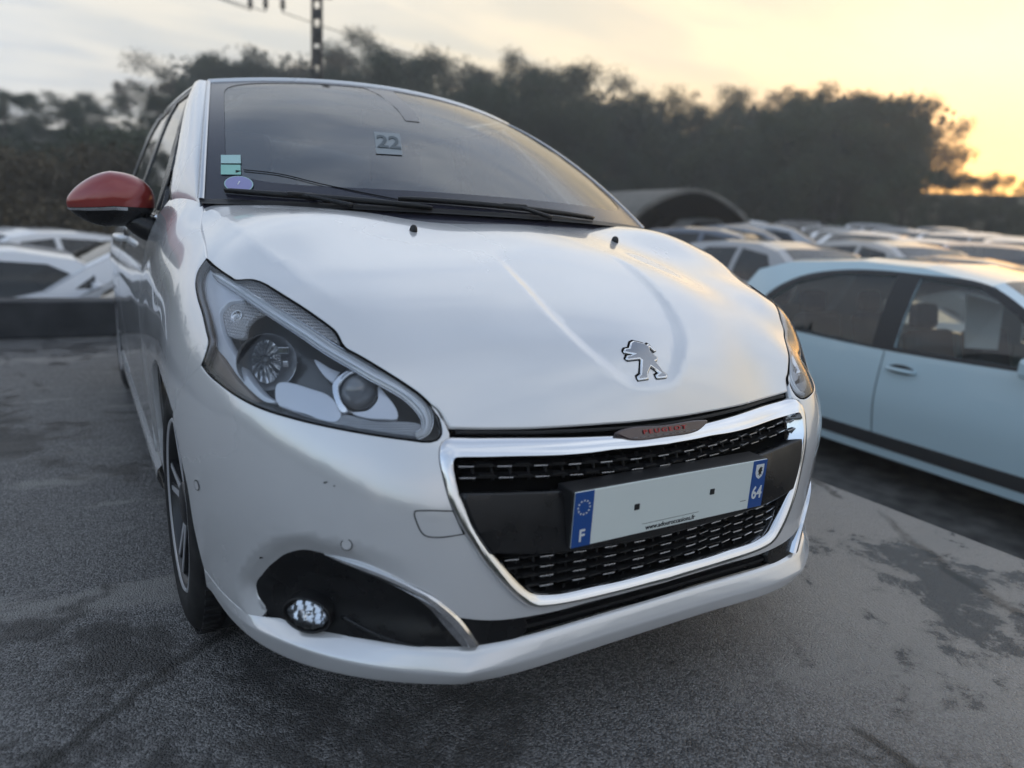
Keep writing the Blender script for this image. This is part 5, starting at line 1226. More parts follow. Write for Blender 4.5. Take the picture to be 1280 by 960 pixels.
def asphalt():
    m = mat('wet_pavement', (.06, .06, .065), .5, 0, .5)
    N, L, B = nodes(m)
    tc = N.new('ShaderNodeTexCoord')
    def noise(scale, det, rough=.55, dist=0., vec=None):
        n = N.new('ShaderNodeTexNoise'); n.inputs['Scale'].default_value = scale; n.inputs['Detail'].default_value = det; n.inputs['Roughness'].default_value = rough; n.inputs['Distortion'].default_value = dist
        L.new(vec or tc.outputs['Object'], n.inputs['Vector']); return n.outputs['Fac']
    def rng(x, a, b, c, d):
        n = N.new('ShaderNodeMapRange'); n.interpolation_type = 'SMOOTHSTEP'; L.new(x, n.inputs[0])
        for i, v in enumerate((a, b, c, d)): n.inputs[i+1].default_value = v
        return n.outputs[0]
    def M2(op, a, b):
        n = N.new('ShaderNodeMath'); n.operation = op
        for i, v in enumerate((a, b)):
            if isinstance(v, (int, float)): n.inputs[i].default_value = v
            else: L.new(v, n.inputs[i])
        return n.outputs[0]
    def mixc(f, a, b):
        n = N.new('ShaderNodeMix'); n.data_type = 'RGBA'; L.new(f, n.inputs[0])
        for i, v in ((6, a), (7, b)):
            if isinstance(v, tuple): n.inputs[i].default_value = (*v, 1)
            else: L.new(v, n.inputs[i])
        return n.outputs[2]
    big = noise(1.3, 9, .66, .8); mid = noise(6.5, 8, .72, .5); fine = noise(130, 4, .75); grit = noise(330, 2, .7)
    mp = N.new('ShaderNodeMapping'); L.new(tc.outputs['Object'], mp.inputs[0]); mp.inputs['Rotation'].default_value = (0, 0, math.radians(-35)); mp.inputs['Scale'].default_value = (.35, 1.6, 1)
    streak = noise(2.2, 6, .62, .5, mp.outputs[0])
    wet = rng(M2('ADD', M2('MULTIPLY', big, .6), M2('MULTIPLY', mid, .4)), .505, .575, 0, 1)      # damp patches
    silt = rng(M2('ADD', M2('MULTIPLY', streak, .75), M2('MULTIPLY', mid, .25)), .53, .60, 0, 1)   # pale dried silt in drifts
    st = N.new('ShaderNodeTexVoronoi'); st.inputs['Scale'].default_value = 225; st.inputs['Randomness'].default_value = 1.0; L.new(tc.outputs['Object'], st.inputs['Vector'])
    sv = N.new('ShaderNodeSeparateColor'); L.new(st.outputs['Color'], sv.inputs[0])
    stone = rng(M2('ADD', M2('MULTIPLY', sv.outputs[0], .65), M2('MULTIPLY', fine, .45)), .25, .95, 0, 1)
    col = mixc(stone, (.085, .085, .087), (.345, .34, .335))
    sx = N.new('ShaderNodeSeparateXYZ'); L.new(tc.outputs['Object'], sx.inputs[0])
    warm_sheen = M2('MULTIPLY', rng(M2('ADD', sx.outputs[0], M2('MULTIPLY', mid, .9)), .50, 1.35, 0, 1), rng(fine, .25, .55, .55, 1))  # pavement brightens to the right: warm sky sheen painted into the base colour
    col = mixc(M2('MULTIPLY', warm_sheen, .80), col, (.50, .47, .435))
    col = mixc(M2('MULTIPLY', silt, .75), col, (.38, .365, .345))
    col = mixc(M2('MULTIPLY', wet, .72), col, (.045, .044, .045))
    ck = N.new('ShaderNodeTexVoronoi'); ck.feature = 'DISTANCE_TO_EDGE'; ck.inputs['Scale'].default_value = .55
    wob = N.new('ShaderNodeMix'); wob.data_type = 'VECTOR'; wob.inputs[0].default_value = .12; nzc = N.new('ShaderNodeTexNoise'); nzc.inputs['Scale'].default_value = 3.0; nzc.inputs['Detail'].default_value = 6
    L.new(tc.outputs['Object'], nzc.inputs['Vector']); L.new(tc.outputs['Object'], wob.inputs[4]); L.new(nzc.outputs['Color'], wob.inputs[5]); L.new(wob.outputs[1], ck.inputs['Vector'])
    crack = M2('MULTIPLY', rng(ck.outputs['Distance'], .002, .009, 1, 0), rng(big, .42, .52, 0, .7))
    col = mixc(crack, col, (.022, .021, .020))
    dots = N.new('ShaderNodeTexVoronoi'); dots.inputs['Scale'].default_value = 38; L.new(tc.outputs['Object'], dots.inputs['Vector'])
    sp = rng(dots.outputs['Distance'], .06, .11, 1, 0)
    spm = M2('MULTIPLY', sp, rng(mid, .5, .6, 0, 1))
    col = mixc(M2('MULTIPLY', spm, .8), col, (.02, .018, .017))
    L.new(col, B.inputs['Base Color'])
    r = M2('ADD', rng(wet, 0, 1, .40, .20), M2('MULTIPLY', fine, .18)); r = M2('SUBTRACT', r, M2('MULTIPLY', warm_sheen, .10)); L.new(r, B.inputs['Roughness'])
    # broom ripples on the right-hand strip
    wv = N.new('ShaderNodeTexWave'); wv.inputs['Scale'].default_value = 26; wv.inputs['Distortion'].default_value = 2.5; wv.inputs['Detail'].default_value = 2; wv.inputs['Detail Scale'].default_value = 2
    mp2 = N.new('ShaderNodeMapping'); L.new(tc.outputs['Object'], mp2.inputs[0]); mp2.inputs['Rotation'].default_value = (0, 0, math.radians(25)); L.new(mp2.outputs[0], wv.inputs['Vector'])
    ripple = M2('MULTIPLY', wv.outputs['Fac'], M2('MULTIPLY', rng(sx.outputs[0], .5, 1.0, 0, .5), rng(big, .35, .55, 1, .2)))
    h = M2('ADD', M2('MULTIPLY', fine, .9), M2('ADD', M2('MULTIPLY', M2('SUBTRACT', sv.outputs[1], st.outputs['Distance']), .9), M2('ADD', ripple, M2('MULTIPLY', mid, 1.2))))
    bp = N.new('ShaderNodeBump'); bp.inputs['Strength'].default_value = .9; bp.inputs['Distance'].default_value = .010
    L.new(h, bp.inputs['Height']); L.new(bp.outputs[0], B.inputs['Normal'])
    return m
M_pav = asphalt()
mb = MB()
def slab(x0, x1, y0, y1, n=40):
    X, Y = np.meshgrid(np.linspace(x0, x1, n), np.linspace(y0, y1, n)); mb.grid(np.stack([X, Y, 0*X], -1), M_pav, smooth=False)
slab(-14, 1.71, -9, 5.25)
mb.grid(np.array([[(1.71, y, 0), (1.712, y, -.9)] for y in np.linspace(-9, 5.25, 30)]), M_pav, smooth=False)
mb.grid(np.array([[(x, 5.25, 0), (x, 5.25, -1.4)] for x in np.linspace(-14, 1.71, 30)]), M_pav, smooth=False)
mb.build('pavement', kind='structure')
M_soil = mat('gravel_lot', (.07, .068, .062), .85); add_noise_color(M_soil, 7, (.035, .034, .032), (.13, .125, .115), .35, .7, 8); add_bump(M_soil, 60, .9, .03)
M_grass = mat('rough_grass', (.06, .06, .03), .9); add_noise_color(M_grass, .9, (.045, .030, .014), (.055, .070, .026), .40, .62, 8); add_bump(M_grass, 6, 1.0, .3, 8)
mb = MB()
rs = np.concatenate([np.linspace(.5, 40, 60), np.linspace(42, 90, 20), [105, 120]]); an = np.linspace(-math.pi, math.pi, 181)
P = np.array([[(CAM_POS.x+r*math.sin(a), CAM_POS.y+r*math.cos(a), 0) for a in an] for r in rs])
for i in range(P.shape[0]):
    for j in range(P.shape[1]):
        x, y, _ = P[i, j]; z = terr(x, y)
        if x < 1.75 and y < 5.3 and x > -14.2 and y > -9.2: z = min(z, -.9)
        P[i, j, 2] = z
k = 26
mb.grid(P[:k+1], M_soil); mb.grid(P[k:], M_grass)
mb.build('terrain', kind='structure')

# low wall at the back of the pavement, kerb block on its right edge
M_conc = mat('dark_concrete', (.035, .037, .042), .8); add_noise_color(M_conc, 5, (.028, .03, .034), (.055, .057, .062), .35, .7, 6)
M_block = mat('grey_concrete', (.16, .155, .15), .85); add_noise_color(M_block, 12, (.11, .11, .105), (.21, .20, .19), .3, .7, 6)
wall = empty('low_wall', 'dark low concrete wall along the back edge of the pavement at left', 'wall', (-5, 5.1, 0))
x = -9.2
for i in range(8):
    w = 1.28; mb = MB(); mb.box((x+w/2, 5.08, .132), (w-.012, .22, .262), M_conc, bev=.012); mb.build('wall_block', wall); x += w
o = MB(); o.box((0, 0, .045), (.16, .30, .09), M_block, bev=.012); kb = o.build('kerb_block'); kb.location = (1.62, 1.02, 0); kb.rotation_euler.z = .1
kb['label'] = 'small grey concrete block lying on the pavement edge beside the bumper'; kb['category'] = 'concrete block'

# ------------------------------------------------------------------ other cars
M_ocar = bpy.data.materials.new('other_car_paint'); M_ocar.use_nodes = True
def _oc():
    N, L, B = nodes(M_ocar); oi = N.new('ShaderNodeObjectInfo'); L.new(oi.outputs['Color'], B.inputs['Base Color'])
    B.inputs['Roughness'].default_value = .35; B.inputs['Coat Weight'].default_value = 1; B.inputs['Coat Roughness'].default_value = .04
_oc()
M_dglass = glass_mat('dark_car_glass', (.10, .12, .13), 0, 1.6)
M_tglass = glass_mat('pale_car_glass', (.72, .77, .76), 0, 1.6)
M_tail = mat('tail_lamp_red', (.30, .01, .012), .2, coat=1)
M_hlamp = mat('far_headlamp', (.55, .56, .58), .15, .4, coat=1)
def make_car(root, L_, W, top, belt, glass_seg, windows, color, my=1.42, arch=(.72, None), wr=.305, sill=.20, gm=None, detail=False, fine=.05):
    """top: outline (y, z, kind) from the front bumper over the roof to the tail"""
    H = max(p[1] for p in top)
    P = spline([0, .25, .45, .62, .80, belt, H-.05, H+.1], [.90, .955, .985, 1.0, .985, .955, .735, .62])
    def Wy(y): y = np.asarray(y, float); return W/2*(1-.17*(1-smooth(y, 0, .85))**1.6-.13*smooth(y, L_-.8, L_)**1.6)
    def gx(y, z): return Wy(y)*P(z)
    ar = arch[1] or L_-.62
    outl = [(p[0], p[1]) for p in top]
    bot = []
    for yc in (arch[0], ar):
        bot.append([(yc-(wr+.045)*math.cos(a), wr+(wr+.045)*math.sin(a)) for a in np.linspace(-.22, math.pi+.22, 14)])
    y0, z0 = outl[0]; y1, z1 = outl[-1]
    edge = [(y, z-.018) for y, z in outl]
    loop = edge+[(y1-.05, sill+.06)]+bot[1][::-1]+bot[0][::-1]+[(y0+.05, sill+.06)]
    for s in (1, -1):
        SL = lambda Q: np.c_[s*gx(Q[:, 0], Q[:, 1]), Q[:, 0], Q[:, 1]]
        holes = [smoothpoly(w, .04, range(len(w))) for w in windows]
        mb = MB(); lift_panel(mb, SL, smoothpoly(loop, .06, range(len(loop))), M_ocar, fine, 1, holes=holes, inset=.002, rim=.03, nflip=s); o = mb.build('side_panel', root); o.color = color
        for w in holes:
            mb = MB(); lift_panel(mb, lambda Q: SL(Q)-[s*.012, 0, 0], w, gm or M_dglass, .15, 1, inset=-.01, rim=0, nflip=s); mb.build('window', root)
        if detail: continue
    # top strip
    sx = np.linspace(-1, 1, 13)
    def row(y, z, k=1.): 
        w = float(gx(y, z-.018))*k; cr = .05*(1-sx**2)
        x = sx*w
        return np.c_[x, np.full(13, y), np.full(13, z)-.018*np.abs(sx)**8+cr*.5]
    mbp = MB()
    for i in range(len(top)-1):
        a, b = top[i], top[i+1]
        n = 4
        R_ = np.array([row(a[0]+(b[0]-a[0])*t, a[1]+(b[1]-a[1])*t) for t in np.linspace(0, 1, n+1)])
        if a[2] == 'g':
            mbg = MB(); mbg.grid(R_[:, 1:-1], gm or M_dglass); mbg.build('windscreen' if a[0] < L_/2 else 'rear_window', root)
            mbp.grid(R_[:, :2]+[0, 0, .004], M_ocar); mbp.grid(R_[:, -2:]+[0, 0, .004], M_ocar)
        else: mbp.grid(R_, M_ocar)
    # blend roof to side by smooth shading only
    o = mbp.build('body_top', root); o.color = color
    mb = MB(); mb.box((0, L_/2, sill+.12), (W*.84, L_*.90, .24), M_dark); mb.box((0, .45, .5), (W*.7, .6, .36), M_dark); mb.build('underbody', root)
    for yc in (arch[0], ar):
        for s in (1, -1):
            F = Matrix.Translation((s*(W/2-.02), yc, wr)) @ Matrix.Rotation(math.radians(90)*s, 4, 'Y')
            mb = MB(); mb.lathe([(wr*.66, -.015), (wr*.80, .0), (wr*.95, -.012), (wr, -.05), (wr, -.17), (wr*.7, -.19)], M_rubber, F, 28); w = mb.build('wheel', root)
            mb = MB(); mb.lathe([(wr*.68, -.01), (wr*.6, -.03), (.05, -.015), (.0001, -.012)], M_alloy, F, 15, False); mb.build('rim', w)
    for s in (1, -1):
        y, z = top[0][0], top[1][1]-.06
        mb = MB(); mb.box((s*(float(gx(.12, .66))-.16), .17, .66), (.30, .20, .13), M_hlamp, Matrix.Rotation(-s*.45, 3, 'Z'), .03); mb.build('headlight', root)
        mb = MB(); mb.box((s*(float(gx(L_-.1, .85))-.05), L_-.10, .86), (.14, .20, .26), M_tail, Matrix.Rotation(s*.3, 3, 'Z'), .03); mb.build('tail_lamp', root)
        mb = MB(); mb.box((s*(float(gx(my, belt))+.09), my, belt+.04), (.17, .09, .12), M_ocar, bev=.03); o = mb.build('mirror', root); o.color = color
    return gx
def seats_for(root, ys, W):
    for y in ys:
        for x in (-W*.22, W*.22):
            mb = MB(); mb.box((x, y, .80), (.46, .14, .60), M_seat, Matrix.Rotation(-.25, 3, 'X'), .05); mb.box((x, y+.12, 1.18), (.26, .09, .18), M_seat, Matrix.Rotation(-.15, 3, 'X'), .04); mb.build('seat', root)
    mb = MB(); mb.box((0, .98, .80), (W*.8, .40, .22), M_cabin, bev=.05); mb.build('dashboard', root)
HATCH = [(.0, .40, 'p'), (.02, .62, 'p'), (.14, .76, 'p'), (.55, .88, 'p'), (.98, .98, 'g'), (1.35, 1.21, 'g'), (1.72, 1.40, 'p'), (2.1, 1.47, 'p'), (2.7, 1.475, 'p'), (3.35, 1.41, 'g'), (3.72, 1.10, 'p'), (3.86, .95, 'p'), (3.92, .65, 'p'), (3.90, .36, 'p')]
H_WIN = [[(1.50, 1.00), (1.82, 1.33), (2.30, 1.385), (2.30, 1.00)], [(2.38, 1.00), (2.38, 1.388), (2.95, 1.36), (3.30, 1.16), (3.20, 1.02)], [(1.24, 1.0), (1.43, 1.14), (1.43, 1.0)]]
SEDAN = [(.0, .40, 'p'), (.02, .60, 'p'), (.15, .72, 'p'), (.6, .84, 'p'), (1.15, .92, 'g'), (1.60, 1.17, 'g'), (2.0, 1.36, 'p'), (2.4, 1.43, 'p'), (2.9, 1.44, 'p'), (3.4, 1.37, 'g'), (3.85, 1.12, 'p'), (4.3, 1.02, 'p'), (4.42, .75, 'p'), (4.40, .38, 'p')]
S_WIN = [[(1.62, .96), (2.02, 1.28), (2.52, 1.345), (2.52, .97)], [(2.60, .97), (2.60, 1.347), (3.15, 1.315), (3.68, 1.06), (3.5, .99)]]
VAN = [(.0, .42, 'p'), (.02, .72, 'p'), (.12, .90, 'p'), (.50, 1.03, 'p'), (.80, 1.10, 'g'), (1.20, 1.38, 'g'), (1.60, 1.60, 'p'), (2.0, 1.67, 'p'), (3.0, 1.68, 'p'), (3.85, 1.62, 'g'), (4.05, 1.25, 'p'), (4.15, 1.0, 'p'), (4.18, .6, 'p'), (4.16, .38, 'p')]
V_WIN = [[(1.35, 1.12), (1.70, 1.50), (2.25, 1.565), (2.25, 1.12)], [(2.33, 1.12), (2.33, 1.567), (3.05, 1.565), (3.05, 1.12)], [(3.13, 1.12), (3.13, 1.563), (3.60, 1.53), (3.80, 1.25), (3.72, 1.14)]]
TWINGO = [(.0, .42, 'p'), (.02, .70, 'p'), (.10, .84, 'p'), (.34, .93, 'p'), (.58, 1.00, 'g'), (.92, 1.26, 'g'), (1.32, 1.46, 'p'), (1.8, 1.535, 'p'), (2.3, 1.55, 'p'), (2.9, 1.505, 'p'), (3.20, 1.42, 'g'), (3.45, 1.05, 'p'), (3.55, .92, 'p'), (3.60, .66, 'p'), (3.58, .36, 'p')]
T_WIN = [[(.84, 1.005), (.90, 1.10), (1.12, 1.29), (1.38, 1.425), (1.79, 1.452), (1.79, .985)], [(1.955, .975), (1.955, 1.452), (2.40, 1.43), (2.74, 1.335), (2.95, 1.18), (2.99, 1.0)]]
tw = empty('small_car', 'light blue five-door car parked lower down beside the pavement at right', 'car', (0, 0, 0))
BLUE = (.52, .68, .74, 1)
gxT = make_car(tw, 3.60, 1.66, TWINGO, .98, None, T_WIN, BLUE, my=.90, arch=(.36, 3.02), wr=.30, gm=M_tglass, detail=True, fine=.04)
M_trim = mat('charcoal_rub_strip', (.030, .031, .033), .6)
for s in (1, -1):
    SL = lambda Q: np.c_[s*(gxT(Q[:, 0], Q[:, 1])+.006), Q[:, 0], Q[:, 1]]
    q = [(.74, .285), (2.66, .285), (2.69, .38), (.71, .38)]
    mb = MB(); lift_panel(mb, SL, smoothpoly(q, .05, range(4)), M_trim, .06, 1, inset=.004, rim=.012, nflip=s); mb.build('rub_strip', tw)
    # dark pillar and frame band around the panes
    SLb = lambda Q: np.c_[s*(gxT(Q[:, 0], Q[:, 1])+.002), Q[:, 0], Q[:, 1]]
    fr = [(.76, .985), (.83, 1.10), (1.07, 1.315), (1.36, 1.45), (1.74, 1.476), (2.42, 1.458), (2.78, 1.365), (3.02, 1.18), (3.07, .985), (1.86, .955)]
    mb = MB(); lift_panel(mb, SLb, smoothpoly(fr, .04, (0, 8)), M_trim, .06, 1, holes=[smoothpoly(w, .04, range(len(w))) for w in T_WIN], inset=.001, rim=.008, nflip=s); mb.build('window_frame', tw)
    for line in ([(1.83, .30), (1.85, .60), (1.85, .95)], [(2.85, .95), (2.80, .78), (2.66, .62), (2.60, .40)], [(.76, .95), (.76, .7), (.78, .40)]):
        l = catmull(np.array(line), .03); pts = np.c_[s*(gxT(l[:, 0], l[:, 1])+.0005), l[:, 0], l[:, 1]]
        mb = MB(); mb.tube(pts, .0032, M_dark, 4); mb.build('door_gap', tw)
    zc, yc = .845, 1.70; xs = float(gxT(yc, zc))
    mb = MB(); mb.tube([(s*(xs+h), yc+k, zc) for k, h in ((-.10, .0), (-.085, .022), (0, .030), (.085, .022), (.10, 0))], [.012, .014, .014, .014, .012], M_ocar, 8); o = mb.build('door_handle', tw); o.color = BLUE
    mb = MB(); mb.lathe([(.06, .002), (.05, .003), (.0001, .004)], M_trim, frame_at((s*xs, yc, zc), (s, 0, 0)) @ Matrix.Diagonal((1.6, .6, 1, 1)), 20); mb.build('handle_recess', tw)
seats_for(tw, (1.78, 2.72), 1.6)
mb = MB(); mb.prism([(-.30, 1.60, 1.0), (-.30, 1.66, 1.36), (-.02, 1.56, 1.30), (-.10, 1.50, 1.0)], (0, .01, 0), M_white)
mb.build('paper_sunshade', tw)
tw.location = (4.36, -.14, -.612); tw.rotation_euler = (math.radians(-.6), 0, math.radians(-3.5))
proto = {}
def proto_car(kind, **k):
    r = empty('parked_car', 'x', 'car', (0, 0, 0)); make_car(r, k['L'], k['W'], k['top'], k['belt'], None, k['win'], (.5, .5, .5, 1), fine=.09); return r
kinds = {'hatch': dict(L=3.92, W=1.72, top=HATCH, belt=.98, win=H_WIN), 'sedan': dict(L=4.42, W=1.76, top=SEDAN, belt=.95, win=S_WIN), 'van': dict(L=4.18, W=1.80, top=VAN, belt=1.10, win=V_WIN)}
used = {}
def place_car(kind, px, d, yaw, color, label, group, dz=0.):
    if kind not in proto: proto[kind] = proto_car(kind, **kinds[kind])
    r = proto[kind] if kind not in used else copy_tree(proto[kind])
    used[kind] = 1
    x, y = ray_xy(px, d); Lh = kinds[kind]['L']/2
    a = math.radians(yaw)
    r.rotation_euler = (0, 0, a)
    r.location = (x+Lh*math.sin(a), y-Lh*math.cos(a), terr(x, y)+dz)
    r['label'] = label; r['group'] = group
    for ch in r.children:
        if ch.name.split('.')[0] in ('side_panel', 'body_top', 'mirror'): ch.color = (*color, 1)
WH = (.72, .73, .75); GR = (.30, .31, .33); DK = (.03, .035, .05); SV = (.45, .46, .48); RD = (.20, .02, .02); BL = (.05, .10, .22)
G1 = 'cars parked in rows on the lower lot'
G2 = 'white cars parked behind the low wall'
place_car('hatch', 165, 9.3, -82, WH, 'white hatchback with dark side glass seen over the low wall', G2, -.16)
place_car('sedan', -95, 9.2, -84, WH, 'white saloon over the low wall, cut off by the left edge', G2, -.10)
place_car('hatch', 5, 13.2, -60, WH, 'white hatchback standing behind the other two white cars at left', G2, -.26)
place_car('hatch', 205, 7.4, -86, (.60, .62, .70), 'rounded white roof showing just above the low wall beside the big car', G2, -.36)
place_car('hatch', 1010, 9.6, -8, (.34, .34, .35), 'grey hatchback just behind the light blue car, only its roof and windows showing', G1, .02)
place_car('hatch', 925, 13.2, 20, (.12, .14, .18), 'dark grey hatchback in front of the open shed', G1)
place_car('sedan', 1150, 12.2, -15, (.40, .38, .36), 'beige saloon behind the light blue car, second roof from the front', G1, .05)
place_car('sedan', 1270, 11.5, 10, (.10, .12, .15), 'dark saloon at the right edge behind the light blue car', G1, -.08)
place_car('hatch', 985, 17.5, 30, SV, 'silver hatchback right of the open shed with a sloping tail window', G1)
place_car('hatch', 1085, 16.2, -70, WH, 'white hatchback with a sheet of paper in its dark side glass', G1)
row = [(945, 21.5, 75, 'sedan', WH, 'white saloon in the far row next to the shed'), (1040, 20.5, -60, 'sedan', SV, 'silver saloon in the far row above the white hatchback'), (1130, 20, -65, 'hatch', WH, 'white hatchback in the far row, middle of three white ones'),
       (1195, 19, -65, 'hatch', WH, 'white hatchback in the far row near the right edge'), (1255, 19, -60, 'hatch', SV, 'silver hatchback in the far row at the right edge'), (1240, 15.2, -60, 'sedan', BL, 'dark blue saloon in the middle row at the right edge'),
       (1165, 15.4, -62, 'sedan', WH, 'white saloon in the middle row right of the white hatchback'), (1090, 24.5, -60, 'hatch', WH, 'white hatchback at the back of the lot under the trees'), (1180, 24.5, -62, 'hatch', SV, 'silver hatchback at the back of the lot under the trees'), (1330, 22, -60, 'hatch', WH, 'white hatchback past the right edge of the far row'), (1000, 25, -62, 'hatch', DK, 'dark hatchback at the back of the lot under the trees'),
       (905, 19.5, 65, 'hatch', SV, 'silver hatchback beside the open mouth of the shed'), (1062, 18.2, -64, 'sedan', WH, 'white saloon just above the paper-window hatchback, third row'), (1112, 22.3, -62, 'hatch', GR, 'grey hatchback in the far row between two white ones'), (1222, 22.5, -62, 'sedan', WH, 'white saloon in the far row below the sunset glow'), (1285, 17.2, -62, 'hatch', WH, 'white hatchback at the right edge above the dark blue saloon'), (950, 16.6, 30, 'sedan', GR, 'grey saloon behind the dark grey hatchback near the shed')]
for px, d, yw, kd, colr, lb in row: place_car(kd, px, d, yw, colr, lb, G1)

# ------------------------------------------------------------------ shed
sh = empty('open_shed', 'open arched shed with a pale roof and dark inside behind the parked cars', 'shed', (0, 0, 0))
M_shroof = mat('pale_roof_sheet', (.13, .125, .11), .75); add_noise_color(M_shroof, 3, (.10, .095, .085), (.17, .16, .14), .3, .7)
arc = [(-1.85, 0), (-1.85, 1.45), (-1.70, 1.72), (-.95, 2.18), (0, 2.42), (.95, 2.18), (1.70, 1.72), (1.85, 1.45), (1.85, 0)]
oa = np.array(arc); ia = oa*[.93, .95]
mb = MB()
D_ = 4.5
ao = catmull(np.array([(x, 0, z) for x, z in arc]), .15); n = len(ao)
mb.grid(np.array([ao, ao+[0, D_, 0]]), M_shroof); mb.build('roof_sheet', sh)
mb = MB(); ai = ao*[.96, 1, .965]; mb.grid(np.array([ao+[0, -.02, 0], ao*[.955, 1, .955]+[0, -.02, 0], ao*[.955, 1, .955]+[0, .10, 0]]), M_shroof, smooth=False); mb.build('front_hoop', sh)
mb = MB(); mb.prism([Vector(p)*1.0+Vector((0, D_-.05, 0)) for p in ao*[.97, 1, .97]], (0, .03, 0), M_dark); mb.build('back_wall', sh)
mb = MB(); mb.grid(np.array([ai+[0, .12, 0], ai+[0, D_-.06, 0]]), M_dark); mb.build('lining', sh)
x_, y_ = ray_xy(868, 17.2); sh.location = (x_, y_, terr(x_, y_)+.02); sh.rotation_euler = (0, 0, math.radians(-14)); sh.scale = (.86, .9, .90)

# ------------------------------------------------------------------ pole and wires
M_pole = mat('dark_pole', (.030, .026, .024), .85); add_noise_color(M_pole, 4, (.02, .018, .016), (.07, .062, .056), .4, .65)
x_, y_ = ray_xy(396, 21)
pole = empty('power_pole', 'dark lattice power pole rising behind the roof with a crossarm on top', 'power pole', (x_, y_, terr(x_, y_)))
PZ = pole.location.z
def z_at(x, y, py):
    hv = Vector((x, y, 0))-CAM_POS; hv.z = 0; q = 480-py
    return CAM_POS.z+(q*hv.dot(_f)-881.92*hv.dot(_u))/(881.92*_u.z-q*_f.z)
ZARM = z_at(x_, y_, -6)-PZ
mb = MB()
Rp = Matrix.Rotation(-.55, 3, 'Z')
def PL(a, b, z): v = Rp @ Vector((a, b, 0)); return (x_+v.x, y_+v.y, PZ+z)
mb = MB()
for a, b in ((-.11, -.06), (.11, -.06), (-.11, .06), (.11, .06)): mb.tube([PL(a*1.15, b, 0), PL(a*.8, b, 10.5)], .028, M_pole, 6)
mb.build('leg', pole)
for i in range(20):
    z = .4+i*.52; mb = MB(); mb.box(PL(0, 0, z), (.21, .13, .40 if i % 3 else .24), M_pole, Rp); mb.build('brace_plate', pole)
mb = MB(); mb.box(PL(-.75, 0, ZARM), (2.3, .10, .12), M_pole, Rp); mb.build('crossarm', pole)
for a in (-1.75, -1.35, -.9):
    mb = MB(); mb.lathe([(.012, 0), (.02, -.10), (.07, -.13), (.07, -.18), (.03, -.20), (.075, -.25), (.075, -.30), (.03, -.33), (.02, -.42)], M_pole, Matrix.Translation(PL(a, 0, ZARM-.05)), 10); mb.build('insulator', pole)
def wire(p, q, sag, label):
    mb = MB(); mb.tube([Vector(p).lerp(Vector(q), t)-Vector((0, 0, sag*4*t*(1-t))) for t in np.linspace(0, 1, 26)], .012, M_pole, 5); o = mb.build('wire'); o['label'] = label; o['category'] = 'wire'; o['group'] = 'wires from the power pole'
xl, yl = ray_xy(-250, 26)
for k, (a, lb) in enumerate(((-1.75, 'power wire sagging left from the far end of the crossarm'), (-1.35, 'power wire sagging left from the middle of the crossarm'))): wire(PL(a, 0, ZARM-.47), (xl+k, yl+k*.5, PZ+9.3-k*.9), .35, lb)
xr, yr = ray_xy(860, 34); wire(PL(-.9, 0, ZARM-.47), (xr, yr, PZ+5.4), .5, 'thin power wire running right from the pole to the trees')

# ------------------------------------------------------------------ trees
def leaf_mat(name, a, b):
    m = mat(name, a, .7, 0, .3); N, L, B = nodes(m)
    oi = N.new('ShaderNodeObjectInfo'); tc = N.new('ShaderNodeTexCoord'); nz = N.new('ShaderNodeTexNoise'); nz.inputs['Scale'].default_value = .9; nz.inputs['Detail'].default_value = 3
    L.new(tc.outputs['Object'], nz.inputs['Vector'])
    ad = N.new('ShaderNodeMath'); ad.operation = 'MULTIPLY_ADD'; L.new(oi.outputs['Random'], ad.inputs[0]); ad.inputs[1].default_value = .5; L.new(nz.outputs['Fac'], ad.inputs[2])
    r = N.new('ShaderNodeValToRGB'); L.new(ad.outputs[0], r.inputs[0]); r.color_ramp.elements[0].position = .45; r.color_ramp.elements[1].position = 1.05
    r.color_ramp.elements[0].color = (*a, 1); r.color_ramp.elements[1].color = (*b, 1); L.new(r.outputs[0], B.inputs['Base Color']); return m
M_leafs = [leaf_mat('dark_leaves', (.020, .032, .018), (.046, .066, .034)), leaf_mat('olive_leaves', (.028, .038, .020), (.062, .074, .038)), leaf_mat('russet_leaves', (.050, .038, .020), (.105, .078, .038))]
M_bark = mat('bark', (.045, .038, .032), .9); add_noise_color(M_bark, 12, (.025, .022, .018), (.07, .06, .05), .35, .65)
